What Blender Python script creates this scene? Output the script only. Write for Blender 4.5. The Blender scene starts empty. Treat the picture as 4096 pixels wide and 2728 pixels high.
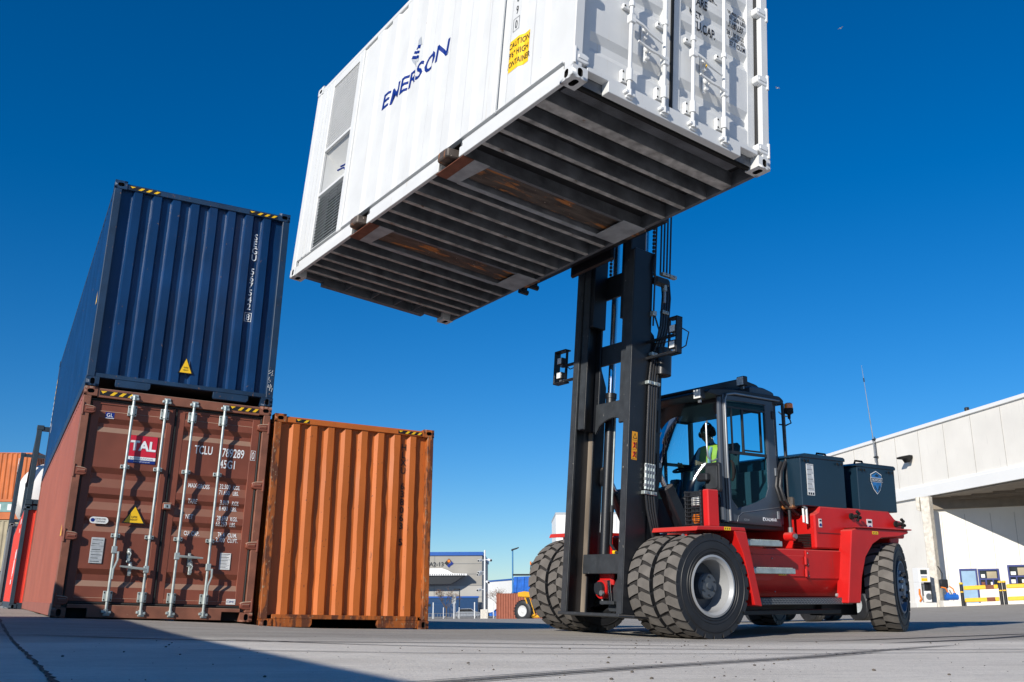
import bpy, bmesh, math, random
import numpy as np
from mathutils import Vector, Matrix
R = math.radians
random.seed(7)
SC = bpy.context.scene
COL = SC.collection
# ------------------------------------------------------------------ camera
cam = bpy.data.cameras.new('camera')
cam.sensor_width = 36.0
cam.lens = 36.0 * 3920.1 / 4096.0
cam.clip_start = 0.05
cam.clip_end = 5000
camo = bpy.data.objects.new('camera', cam)
COL.objects.link(camo)
CP, CR = 0.261395, -0.004493
CH = 0.2647
_f = Vector((0, math.cos(CP), math.sin(CP))); _u = Vector((0, -math.sin(CP), math.cos(CP))); _r = Vector((1, 0, 0))
_r2 = _r * math.cos(CR) + _u * math.sin(CR); _u2 = _u * math.cos(CR) - _r * math.sin(CR)
camo.matrix_world = Matrix(((_r2.x, _u2.x, -_f.x, 0), (_r2.y, _u2.y, -_f.y, 0), (_r2.z, _u2.z, -_f.z, CH), (0, 0, 0, 1)))
SC.camera = camo
# ------------------------------------------------------------------ world, sun, exposure
SUN_EL = R(25.0)
SUN_AZ = Vector((-0.545, -0.839)).normalized()          # horizontal direction towards the sun
wd = bpy.data.worlds.new('World'); SC.world = wd; wd.use_nodes = True
nt = wd.node_tree
bg = nt.nodes['Background']
sky = nt.nodes.new('ShaderNodeTexSky'); sky.sky_type = 'NISHITA'; sky.sun_disc = False
sky.sun_elevation = SUN_EL
sky.sun_rotation = math.atan2(SUN_AZ.x, SUN_AZ.y)
sky.air_density = 1.0; sky.dust_density = 0.0; sky.ozone_density = 7.0; sky.altitude = 300
hs = nt.nodes.new('ShaderNodeHueSaturation'); hs.inputs['Hue'].default_value = 0.502; hs.inputs['Saturation'].default_value = 1.24; hs.inputs['Value'].default_value = 1.0
nt.links.new(sky.outputs[0], hs.inputs['Color']); nt.links.new(hs.outputs[0], bg.inputs['Color'])
bg.inputs['Strength'].default_value = 0.096
sl = bpy.data.lights.new('sun', 'SUN'); sl.energy = 5.0; sl.angle = R(0.53); sl.color = (1.0, 0.935, 0.83)
so = bpy.data.objects.new('sun', sl); COL.objects.link(so)
so.rotation_euler = Vector((SUN_AZ.x * math.cos(SUN_EL), SUN_AZ.y * math.cos(SUN_EL), math.sin(SUN_EL))).to_track_quat('Z', 'Y').to_euler()
SC.view_settings.view_transform = 'Standard'; SC.view_settings.look = 'None'
SC.view_settings.exposure = 0.16; SC.view_settings.gamma = 1.0
SC.render.engine = 'CYCLES'
SC.cycles.max_bounces = 6; SC.cycles.transparent_max_bounces = 12
SC.cycles.use_denoising = True

# ------------------------------------------------------------------ materials
def _n(t, kind, **kw):
    n = t.nodes.new(kind)
    for k, v in kw.items(): setattr(n, k, v)
    return n
def mat(name, col, rough=0.5, metal=0.0, var=0.15, nscale=2.5, rust=0.0, rustcol=(0.10, 0.035, 0.012), rscale=4.0, stretch=(1, 1, 1),
        dust=0.0, dustcol=(0.36, 0.30, 0.24), bump=0.0, bscale=60.0, chips=0.0, chipcol=(0.3, 0.28, 0.25), streak=0.0, streakcol=(0.05, 0.03, 0.02), coat=0.0, spec=0.5):
    m = bpy.data.materials.new(name); m.use_nodes = True
    t = m.node_tree; b = t.nodes['Principled BSDF']
    b.inputs['Roughness'].default_value = rough; b.inputs['Metallic'].default_value = metal
    b.inputs['Coat Weight'].default_value = coat; b.inputs['Coat Roughness'].default_value = 0.12
    b.inputs['Specular IOR Level'].default_value = spec
    L = t.links.new
    tc = _n(t, 'ShaderNodeTexCoord')
    mp = _n(t, 'ShaderNodeMapping'); mp.inputs['Scale'].default_value = stretch
    L(tc.outputs['Object'], mp.inputs['Vector'])
    nz = _n(t, 'ShaderNodeTexNoise'); nz.inputs['Scale'].default_value = nscale; nz.inputs['Detail'].default_value = 6
    L(mp.outputs[0], nz.inputs['Vector'])
    mr = _n(t, 'ShaderNodeMapRange'); mr.inputs['From Min'].default_value = 0.3; mr.inputs['From Max'].default_value = 0.7
    mr.inputs['To Min'].default_value = 1 - var; mr.inputs['To Max'].default_value = 1 + var
    L(nz.outputs['Fac'], mr.inputs['Value'])
    mx = _n(t, 'ShaderNodeVectorMath', operation='SCALE'); mx.inputs[0].default_value = col[:3]
    L(mr.outputs[0], mx.inputs['Scale'])
    cur = mx.outputs[0]
    def overlay(cur, fac, c):
        q = _n(t, 'ShaderNodeMix', data_type='RGBA'); q.inputs['B'].default_value = (*c, 1)
        L(fac, q.inputs['Factor']); L(cur, q.inputs['A']); return q.outputs['Result']
    def mask(scale, lo, hi, st=(1, 1, 1), detail=8, rough=0.65):
        mp2 = _n(t, 'ShaderNodeMapping'); mp2.inputs['Scale'].default_value = st; mp2.inputs['Location'].default_value = (scale, lo * 7, hi * 3)
        L(tc.outputs['Object'], mp2.inputs['Vector'])
        n2 = _n(t, 'ShaderNodeTexNoise'); n2.inputs['Scale'].default_value = scale; n2.inputs['Detail'].default_value = detail; n2.inputs['Roughness'].default_value = rough
        L(mp2.outputs[0], n2.inputs['Vector'])
        r2 = _n(t, 'ShaderNodeMapRange'); r2.inputs['From Min'].default_value = lo; r2.inputs['From Max'].default_value = hi
        L(n2.outputs['Fac'], r2.inputs['Value']); return r2.outputs[0]
    if streak: cur = overlay(cur, mask(6.0, 0.66 - 0.2 * streak, 0.80 - 0.1 * streak, (3, 3, 0.12)), streakcol)
    if rust: cur = overlay(cur, mask(rscale, 0.72 - 0.3 * rust, 0.78 - 0.28 * rust, stretch), rustcol)
    if chips: cur = overlay(cur, mask(28.0, 0.74 - 0.15 * chips, 0.77 - 0.15 * chips, (1, 1, 0.5), 3), chipcol)
    if dust:
        g = _n(t, 'ShaderNodeNewGeometry'); sx = _n(t, 'ShaderNodeSeparateXYZ'); L(g.outputs['Normal'], sx.inputs[0])
        r3 = _n(t, 'ShaderNodeMapRange'); r3.inputs['From Min'].default_value = 0.25; r3.inputs['From Max'].default_value = 0.7; r3.inputs['To Max'].default_value = dust
        L(sx.outputs['Z'], r3.inputs['Value']); cur = overlay(cur, r3.outputs[0], dustcol)
    L(cur, b.inputs['Base Color'])
    if bump:
        n3 = _n(t, 'ShaderNodeTexNoise'); n3.inputs['Scale'].default_value = bscale; n3.inputs['Detail'].default_value = 4
        L(tc.outputs['Object'], n3.inputs['Vector'])
        bp = _n(t, 'ShaderNodeBump'); bp.inputs['Strength'].default_value = bump; bp.inputs['Distance'].default_value = 0.01
        L(n3.outputs['Fac'], bp.inputs['Height']); L(bp.outputs[0], b.inputs['Normal'])
    return m
def glassmat(name, tint, refl=0.12, rough=0.01):
    m = bpy.data.materials.new(name); m.use_nodes = True; t = m.node_tree
    t.nodes.remove(t.nodes['Principled BSDF']); out = t.nodes['Material Output']
    tr = _n(t, 'ShaderNodeBsdfTransparent'); tr.inputs['Color'].default_value = (*tint, 1)
    gl = _n(t, 'ShaderNodeBsdfGlossy'); gl.inputs['Roughness'].default_value = rough; gl.inputs['Color'].default_value = (0.9, 0.95, 1, 1)
    fr = _n(t, 'ShaderNodeLayerWeight'); fr.inputs['Blend'].default_value = refl
    mx = _n(t, 'ShaderNodeMixShader')
    t.links.new(fr.outputs['Fresnel'], mx.inputs[0]); t.links.new(tr.outputs[0], mx.inputs[1]); t.links.new(gl.outputs[0], mx.inputs[2])
    t.links.new(mx.outputs[0], out.inputs['Surface'])
    return m
M = {}
M['white'] = mat('white_paint', (0.60, 0.61, 0.61), 0.48, var=0.05, streak=0.16, streakcol=(0.50, 0.46, 0.40), chips=0.05, chipcol=(0.3, 0.2, 0.14))
M['white_rod'] = mat('white_rod_paint', (0.66, 0.67, 0.67), 0.4, var=0.06, chips=0.2, chipcol=(0.3, 0.2, 0.12))
M['underbody'] = mat('underbody_coating', (0.105, 0.112, 0.125), 0.36, var=0.45, nscale=5, rust=0.10, rustcol=(0.10, 0.05, 0.025), rscale=7, bump=0.6, bscale=90)
M['underfloor'] = mat('underside_floor_shade', (0.016, 0.016, 0.018), 0.6, var=0.4, nscale=4)  # blackened so the bays between cross members read as shade
M['lip'] = mat('pale_grey_flange', (0.36, 0.35, 0.335), 0.45, var=0.45, nscale=9, rust=0.3, rustcol=(0.14, 0.07, 0.035), rscale=9, bump=0.3)  # paler grey than the cross member webs, with rust patches
M['fork'] = mat('worn_fork_steel', (0.075, 0.06, 0.05), 0.55, metal=0.1, var=0.55, nscale=6, rust=0.60, rustcol=(0.46, 0.17, 0.04), rscale=3.5, stretch=(0.6, 2.5, 1), chips=0.4, chipcol=(0.6, 0.5, 0.4), bump=0.3)
M['pocket'] = mat('pocket_grey_steel', (0.30, 0.32, 0.34), 0.5, var=0.25, nscale=6, rust=0.18, bump=0.3)
M['rustplate'] = mat('rusty_plate', (0.17, 0.055, 0.03), 0.75, var=0.35, nscale=7, rust=0.35, rustcol=(0.06, 0.03, 0.025), bump=0.4)
M['black'] = mat('black_and_hole_shade', (0.004, 0.004, 0.004), 0.9, var=0.0)  # truly black parts, and painted shade inside holes and gaps
M['gasket'] = mat('rubber_gasket', (0.018, 0.018, 0.018), 0.7, var=0.2)
M['navy'] = mat('navy_paint', (0.003, 0.030, 0.100), 0.34, var=0.25, nscale=1.6, chips=0.22, chipcol=(0.20, 0.13, 0.09), streak=0.12, streakcol=(0.03, 0.055, 0.10), spec=0.4)
M['navy_frame'] = mat('navy_frame_paint', (0.006, 0.030, 0.075), 0.5, var=0.3, nscale=3, chips=0.55, chipcol=(0.20, 0.10, 0.05), rust=0.12, streak=0.2, streakcol=(0.03, 0.05, 0.07))
M['maroon'] = mat('maroon_paint', (0.190, 0.052, 0.029), 0.55, var=0.18, nscale=2.0, chips=0.12, chipcol=(0.10, 0.05, 0.04), dust=0.9, dustcol=(0.40, 0.32, 0.24), streak=0.1, streakcol=(0.12, 0.045, 0.03))
M['maroon_frame'] = mat('maroon_frame_paint', (0.20, 0.075, 0.045), 0.6, var=0.25, nscale=5, chips=0.45, chipcol=(0.27, 0.17, 0.10), rust=0.15, dust=0.5)
M['maroon_lit_side'] = mat('maroon_lit_side_paint', (0.29, 0.085, 0.052), 0.5, var=0.12, nscale=1.0, streak=0.22, streakcol=(0.26, 0.09, 0.05))  # paler copy of the door maroon, sunlight on the long side in its colour
M['orange'] = mat('orange_paint', (0.46, 0.118, 0.019), 0.5, var=0.14, nscale=2.2, rust=0.10, rustcol=(0.16, 0.05, 0.02), rscale=5, stretch=(1, 1, 0.35), chips=0.42, chipcol=(0.08, 0.03, 0.02), streak=0.2, streakcol=(0.33, 0.085, 0.02))
M['orange_frame'] = mat('orange_frame_rusty', (0.33, 0.088, 0.014), 0.62, var=0.38, nscale=6, rust=0.80, rustcol=(0.10, 0.03, 0.012), rscale=7, stretch=(1.4, 1, 0.45), chips=0.8, chipcol=(0.30, 0.20, 0.12), streak=0.5, streakcol=(0.05, 0.02, 0.012))
M['orange_far'] = mat('far_orange_paint', (0.50, 0.12, 0.02), 0.55, var=0.2, nscale=1.2, rust=0.15)
M['galv'] = mat('galvanised_steel', (0.42, 0.47, 0.46), 0.42, metal=0.55, var=0.2, nscale=12, chips=0.25, chipcol=(0.16, 0.09, 0.05))
M['chrome'] = mat('chrome_rod', (0.65, 0.66, 0.68), 0.12, metal=1.0, var=0.05)
M['steelgrey'] = mat('grey_pin_steel', (0.30, 0.31, 0.32), 0.4, metal=0.7, var=0.2)
M['yellow'] = mat('sticker_yellow', (0.86, 0.52, 0.012), 0.45, var=0.04)
M['blackink'] = mat('black_ink', (0.008, 0.008, 0.010), 0.5, var=0.0)
M['whiteink'] = mat('white_ink', (0.78, 0.80, 0.82), 0.5, var=0.06)
M['redink'] = mat('sign_red', (0.56, 0.012, 0.035), 0.4, var=0.08)
M['blueink'] = mat('sign_blue', (0.003, 0.022, 0.19), 0.4, var=0.05)
M['greyink'] = mat('grey_ink', (0.35, 0.38, 0.42), 0.5, var=0.05)
M['plate'] = mat('data_plate_grey', (0.42, 0.45, 0.47), 0.4, var=0.15, nscale=20)
M['paper'] = mat('white_label', (0.72, 0.73, 0.72), 0.5, var=0.05, nscale=12)
M['red'] = mat('truck_red_paint', (0.52, 0.011, 0.010), 0.40, var=0.14, nscale=2.2, dust=0.35, dustcol=(0.42, 0.16, 0.13), streak=0.12, streakcol=(0.36, 0.03, 0.025), coat=0.12, spec=0.35, chips=0.03, chipcol=(0.3, 0.2, 0.2))
M['mast'] = mat('mast_black_paint', (0.009, 0.0105, 0.014), 0.38, var=0.3, nscale=3, chips=0.06, chipcol=(0.15, 0.15, 0.16), bump=0.08, bscale=120, dust=0.25)
M['mast_face'] = mat('mast_flange_paint', (0.030, 0.034, 0.039), 0.5, var=0.25, nscale=9, chips=0.3, chipcol=(0.25, 0.24, 0.22), bump=0.15, bscale=150)
M['rail_worn'] = mat('worn_roller_track', (0.36, 0.30, 0.24), 0.4, metal=0.5, var=0.3, nscale=8, stretch=(1, 1, 0.15), rust=0.25)
M['cabgrey'] = mat('cab_grey_paint', (0.045, 0.056, 0.075), 0.38, var=0.1, nscale=2, coat=0.2)
M['cabdark'] = mat('cab_dark_trim', (0.014, 0.016, 0.020), 0.5, var=0.2, bump=0.1)
M['battery'] = mat('battery_box_paint', (0.004, 0.020, 0.038), 0.40, var=0.18, nscale=1.8, bump=0.06, bscale=150, coat=0.15)
M['rubber'] = mat('tyre_rubber_side', (0.016, 0.017, 0.020), 0.55, var=0.3, nscale=5)
M['tread'] = mat('tyre_tread_dusty', (0.125, 0.115, 0.105), 0.85, var=0.2, nscale=8, bump=0.3, bscale=70)
M['groove'] = mat('tyre_groove', (0.022, 0.020, 0.019), 0.8, var=0.4, nscale=10)
M['rim'] = mat('rim_silver', (0.36, 0.37, 0.38), 0.38, metal=0.2, var=0.08)
M['rimdark'] = mat('rim_inner_grey', (0.055, 0.065, 0.078), 0.5, var=0.2)
M['rimblue'] = mat('rear_rim_grey', (0.13, 0.18, 0.25), 0.42, metal=0.2, var=0.15)
M['hose'] = mat('hydraulic_hose', (0.022, 0.022, 0.024), 0.35, var=0.2)
M['tread_plate'] = mat('tread_plate', (0.055, 0.062, 0.075), 0.4, metal=0.3, var=0.2)
M['lens'] = mat('lamp_lens', (0.75, 0.76, 0.75), 0.2, var=0.15, nscale=60, bump=0.4, bscale=80)
M['amber'] = mat('amber_lens', (0.80, 0.20, 0.01), 0.2, var=0.15, nscale=40, coat=0.6)
M['seat'] = mat('seat_fabric', (0.02, 0.022, 0.028), 0.8, var=0.2)
M['glass'] = glassmat('cab_tinted_glass', (0.62, 0.90, 0.92), 0.28, 0.02)
M['thinglass'] = glassmat('cab_rear_glass', (0.66, 0.90, 0.94), 0.04)
M['doorglass'] = glassmat('cab_door_glass', (0.42, 0.84, 0.90), 0.12)
M['winglass'] = mat('window_dark_glass', (0.02, 0.022, 0.025), 0.08, var=0.5, nscale=1.5, spec=0.8)
M['vest'] = mat('hi_vis_vest', (0.55, 0.50, 0.03), 0.6, var=0.1)
M['skin'] = mat('skin', (0.30, 0.14, 0.08), 0.5, var=0.08)
M['cloth'] = mat('dark_workwear', (0.02, 0.028, 0.05), 0.8, var=0.2)
M['hair'] = mat('dark_hair', (0.015, 0.012, 0.010), 0.6, var=0.2)

# ------------------------------------------------------------------ mesh builder
class MB:
    def __init__(s): s.bm = bmesh.new(); s.mats = []
    def _mi(s, m):
        if m not in s.mats: s.mats.append(m)
        return s.mats.index(m)
    def box(s, x0, x1, y0, y1, z0, z1, m, bev=0.0, mtx=None):
        vs = [Vector((x, y, z)) for x in (x0, x1) for y in (y0, y1) for z in (z0, z1)]
        if mtx: vs = [mtx @ v for v in vs]
        v = [s.bm.verts.new(p) for p in vs]; mi = s._mi(m); fs = []
        for q in ((0, 1, 3, 2), (4, 6, 7, 5), (0, 4, 5, 1), (2, 3, 7, 6), (0, 2, 6, 4), (1, 5, 7, 3)):
            f = s.bm.faces.new([v[i] for i in q]); f.material_index = mi; fs.append(f)
        if bev > 0:
            es = list({e for f in fs for e in f.edges})
            r = bmesh.ops.bevel(s.bm, geom=es, offset=bev, segments=1, affect='EDGES', profile=0.5)
            for f in r['faces']: f.material_index = mi
        return s
    def prism(s, pts, ax, a, b, m, bev=0.0, mtx=None):
        def P(p, t):
            v = Vector((t, p[0], p[1])) if ax == 'x' else Vector((p[0], t, p[1])) if ax == 'y' else Vector((p[0], p[1], t))
            return mtx @ v if mtx else v
        A = [s.bm.verts.new(P(p, a)) for p in pts]; B = [s.bm.verts.new(P(p, b)) for p in pts]
        mi = s._mi(m); fs = [s.bm.faces.new(A), s.bm.faces.new(B[::-1])]
        n = len(pts)
        for i in range(n): fs.append(s.bm.faces.new((A[i], B[i], B[(i + 1) % n], A[(i + 1) % n])))
        for f in fs: f.material_index = mi
        bmesh.ops.recalc_face_normals(s.bm, faces=fs)
        if bev > 0:
            es = list({e for f in fs for e in f.edges})
            r = bmesh.ops.bevel(s.bm, geom=es, offset=bev, segments=1, affect='EDGES', profile=0.5)
            for f in r['faces']: f.material_index = mi
        return s
    def quad(s, pts, m):
        f = s.bm.faces.new([s.bm.verts.new(Vector(p)) for p in pts]); f.material_index = s._mi(m); return s
    def strip(s, rows, m, close=False):
        mi = s._mi(m); V = [[s.bm.verts.new(Vector(p)) for p in r] for r in rows]
        for i in range(len(V) - 1):
            n = len(V[i])
            for j in range(n if close else n - 1):
                f = s.bm.faces.new((V[i][j], V[i][(j + 1) % n], V[i + 1][(j + 1) % n], V[i + 1][j])); f.material_index = mi
        return V
    def tube(s, pts, r, m, n=8, caps=True):
        pts = [Vector(p) for p in pts]; rs = r if isinstance(r, (list, tuple)) else [r] * len(pts)
        t = (pts[1] - pts[0]).normalized(); a = t.orthogonal().normalized(); rows = []
        for i, p in enumerate(pts):
            t2 = ((pts[min(i + 1, len(pts) - 1)] - pts[max(i - 1, 0)])).normalized()
            a = (a - t2 * a.dot(t2)).normalized(); b = t2.cross(a)
            rows.append([p + (a * math.cos(2 * math.pi * k / n) + b * math.sin(2 * math.pi * k / n)) * rs[i] for k in range(n)])
        V = s.strip(rows, m, True)
        if caps:
            for q in (V[0][::-1], V[-1]): f = s.bm.faces.new(q); f.material_index = s._mi(m)
        return s
    def cyl(s, p0, p1, r, m, r1=None, n=16): return s.tube([p0, p1], [r, r if r1 is None else r1], m, n)
    def lathe(s, prof, org, ax, m, n=32, closed=False):
        org = Vector(org); ax = Vector(ax).normalized(); a = ax.orthogonal().normalized(); b = ax.cross(a); rows = []
        for (r, h) in prof:
            rows.append([org + ax * h + (a * math.cos(2 * math.pi * k / n) + b * math.sin(2 * math.pi * k / n)) * max(r, 1e-4) for k in range(n)])
        if closed: rows.append(rows[0])
        s.strip(rows, m, True); return s
    def sphere(s, c, r, m, seg=12, sc=(1, 1, 1)):
        mi = s._mi(m); o = bmesh.ops.create_uvsphere(s.bm, u_segments=seg, v_segments=max(6, seg // 2), radius=r)
        for v in o['verts']: v.co = Vector((v.co.x * sc[0], v.co.y * sc[1], v.co.z * sc[2])) + Vector(c)
        for f in {f for v in o['verts'] for f in v.link_faces}: f.material_index = mi
        return s
    def text(s, string, size, fn, m, sx=1.0, align='L', folds=None, slant=0, bold=0.0):
        tv, tf = glyphs(string, bold)
        if not tv: return s
        w = max(v[0] for v in tv)
        ox = {'L': 0, 'C': -w / 2, 'R': -w}[align]
        t = bmesh.new(); V = [t.verts.new(((v[0] + ox + slant * v[1]) * size * sx, v[1] * size, 0)) for v in tv]
        for f in tf:
            try: t.faces.new([V[i] for i in f])
            except ValueError: pass
        if folds:
            for fx in folds: bmesh.ops.bisect_plane(t, geom=t.verts[:] + t.edges[:] + t.faces[:], plane_co=(fx, 0, 0), plane_no=(1, 0, 0))
        mi = s._mi(m); mp = {}
        for v in t.verts: mp[v] = s.bm.verts.new(Vector(fn(v.co.x, v.co.y)))
        for f in t.faces:
            g = s.bm.faces.new([mp[v] for v in f.verts]); g.material_index = mi
        t.free(); return s
    def poly(s, pts2, fn, m, folds=None):
        t = bmesh.new(); t.faces.new([t.verts.new((p[0], p[1], 0)) for p in pts2])
        for fx in folds or []: bmesh.ops.bisect_plane(t, geom=t.verts[:] + t.edges[:] + t.faces[:], plane_co=(fx, 0, 0), plane_no=(1, 0, 0))
        mi = s._mi(m); mp = {}
        for v in t.verts: mp[v] = s.bm.verts.new(Vector(fn(v.co.x, v.co.y)))
        for f in t.faces:
            g = s.bm.faces.new([mp[v] for v in f.verts]); g.material_index = mi
        t.free(); return s
    def xf(s, mtx):
        bmesh.ops.transform(s.bm, matrix=mtx, verts=s.bm.verts[:]); return s
    def mesh(s, name, ang=32, recalc=True):
        if recalc: bmesh.ops.recalc_face_normals(s.bm, faces=s.bm.faces[:])
        me = bpy.data.meshes.new(name); s.bm.to_mesh(me); s.bm.free()
        for m in s.mats: me.materials.append(M[m])
        if ang: me.shade_smooth(); me.set_sharp_from_angle(angle=R(ang))
        return me
    def build(s, name, parent=None, ang=32, recalc=True, label=None):
        o = bpy.data.objects.new(name, s.mesh(name, ang, recalc)); COL.objects.link(o)
        if parent: o.parent = parent
        if label: o['label'] = label
        return o
_G = {}
def glyphs(string, bold=0.0):
    key = (string, bold)
    if key in _G: return _G[key]
    c = bpy.data.curves.new('txt', 'FONT'); c.body = string; c.offset = bold; c.size = 1.0; c.resolution_u = 3
    o = bpy.data.objects.new('txt', c); COL.objects.link(o)
    dg = bpy.context.evaluated_depsgraph_get(); e = o.evaluated_get(dg); me = e.to_mesh()
    vs = [(v.co.x, v.co.y) for v in me.vertices]; fs = [tuple(p.vertices) for p in me.polygons]
    e.to_mesh_clear(); bpy.data.objects.remove(o); bpy.data.curves.remove(c)
    if vs:
        x0 = min(v[0] for v in vs); vs = [((v[0] - x0) / 0.72, v[1] / 0.72) for v in vs]   # size = cap height
    _G[key] = (vs, fs); return _G[key]
def tag(o, label=None, cat=None, group=None, kind=None):
    if label: o['label'] = label
    if cat: o['category'] = cat
    if group: o['group'] = group
    if kind: o['kind'] = kind
    return o
def thing(name, label, cat, mtx=None, group=None):
    o = bpy.data.objects.new(name, None); COL.objects.link(o); o.empty_display_size = 0.2
    if mtx is not None: o.matrix_world = mtx
    return tag(o, label, cat, group)
def frame(x, y, z, yaw, tu=0.0, tv=0.0):
    u = Vector((math.cos(yaw), math.sin(yaw), tu)).normalized()
    v = Vector((-math.sin(yaw), math.cos(yaw), tv)); v = (v - u * v.dot(u)).normalized(); w = u.cross(v)
    return Matrix(((u.x, v.x, w.x, x), (u.y, v.y, w.y, y), (u.z, v.z, w.z, z), (0, 0, 0, 1)))
def copy_tree(o, parent=None):
    c = o.copy(); COL.objects.link(c)
    if parent: c.parent = parent
    for ch in list(o.children): copy_tree(ch, c)
    return c
F_STACK = frame(-5.630, 12.374, 0.122, 0.4785, -0.0345, 0.0054)
F_ORANGE = frame(-3.357, 13.465, -0.033, 0.5004, -0.0244, -0.0212)
F_WHITE = frame(0.5165, 7.3625, 4.5455, 0.6066, -0.1037, -0.0185)
F_TRUCK = frame(1.3603, 11.6838, -0.0888, 0.6113, 0.0017, 0.0235)

# ------------------------------------------------------------------ ground
def _ground_fn():
    P = []
    for F, L in ((F_STACK, 12.192), (F_ORANGE, 6.058)):
        for a in (0, 0.5, 1):
            for b in (0, 0.25, 0.5, 0.75, 1): P.append(F @ Vector((2.438 * a, L * b, 0)))
    for a, b in ((0, -1.1), (0, 1.1), (3.45, -1.0), (3.45, 1.0), (1.7, 0)): P.append(F_TRUCK @ Vector((a, b, 0)))
    P += [Vector(q) for q in ((-3, 3, 0.0), (0, 3, 0), (3, 3, 0), (-1.2, 6, 0.0), (2, 6, -0.03), (0, -5, 0), (-6, 4, 0.02), (6, 4, 0), (4, 8, -0.06), (-3.4, 9, 0.02), (7, 10, -0.06),
        (0, 25, -0.32), (-2, 45, -0.64), (6, 40, -0.5), (0, 78, -1.15), (0, 113, -1.52), (0, 150, -1.9), (-9, 150, -1.9), (8, 120, -1.5), (12, 30, -0.2),
        (23, 71, -0.12), (29.4, 62, -0.08), (26, 62, -0.1), (33.6, 59, 0.20), (25, 48, 0.16), (28, 40, 0.2), (19, 40, -0.05), (40, 60, 0.3), (16, 22, -0.12),
        (-14, 33, 0.15), (-20, 50, 0.1), (-35, 40, 0.2), (-25, 15, 0.1), (-12, 8, 0.05), (20, 5, 0), (40, 20, 0.2), (0, -40, 0), (-40, -30, 0), (40, -30, 0))]
    X = np.array([[p.x, p.y] for p in P]); Z = np.array([p.z for p in P])
    D = np.linalg.norm(X[:, None] - X[None], axis=2); n = len(P)
    A = np.zeros((n + 3, n + 3)); A[:n, :n] = D - np.eye(n) * 0.02; A[:n, n] = 1; A[:n, n + 1:] = X; A[n, :n] = 1; A[n + 1:, :n] = X.T
    w = np.linalg.solve(A, np.concatenate([Z, [0, 0, 0]]))
    def g(x, y):
        r = math.hypot(x, y); s = 1.0 if r < 170 else 170 / r
        q = np.array([x * s, y * s])
        return float(np.linalg.norm(X - q, axis=1) @ w[:n] + w[n] + w[n + 1:] @ q)
    return g
gz = _ground_fn()
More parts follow.
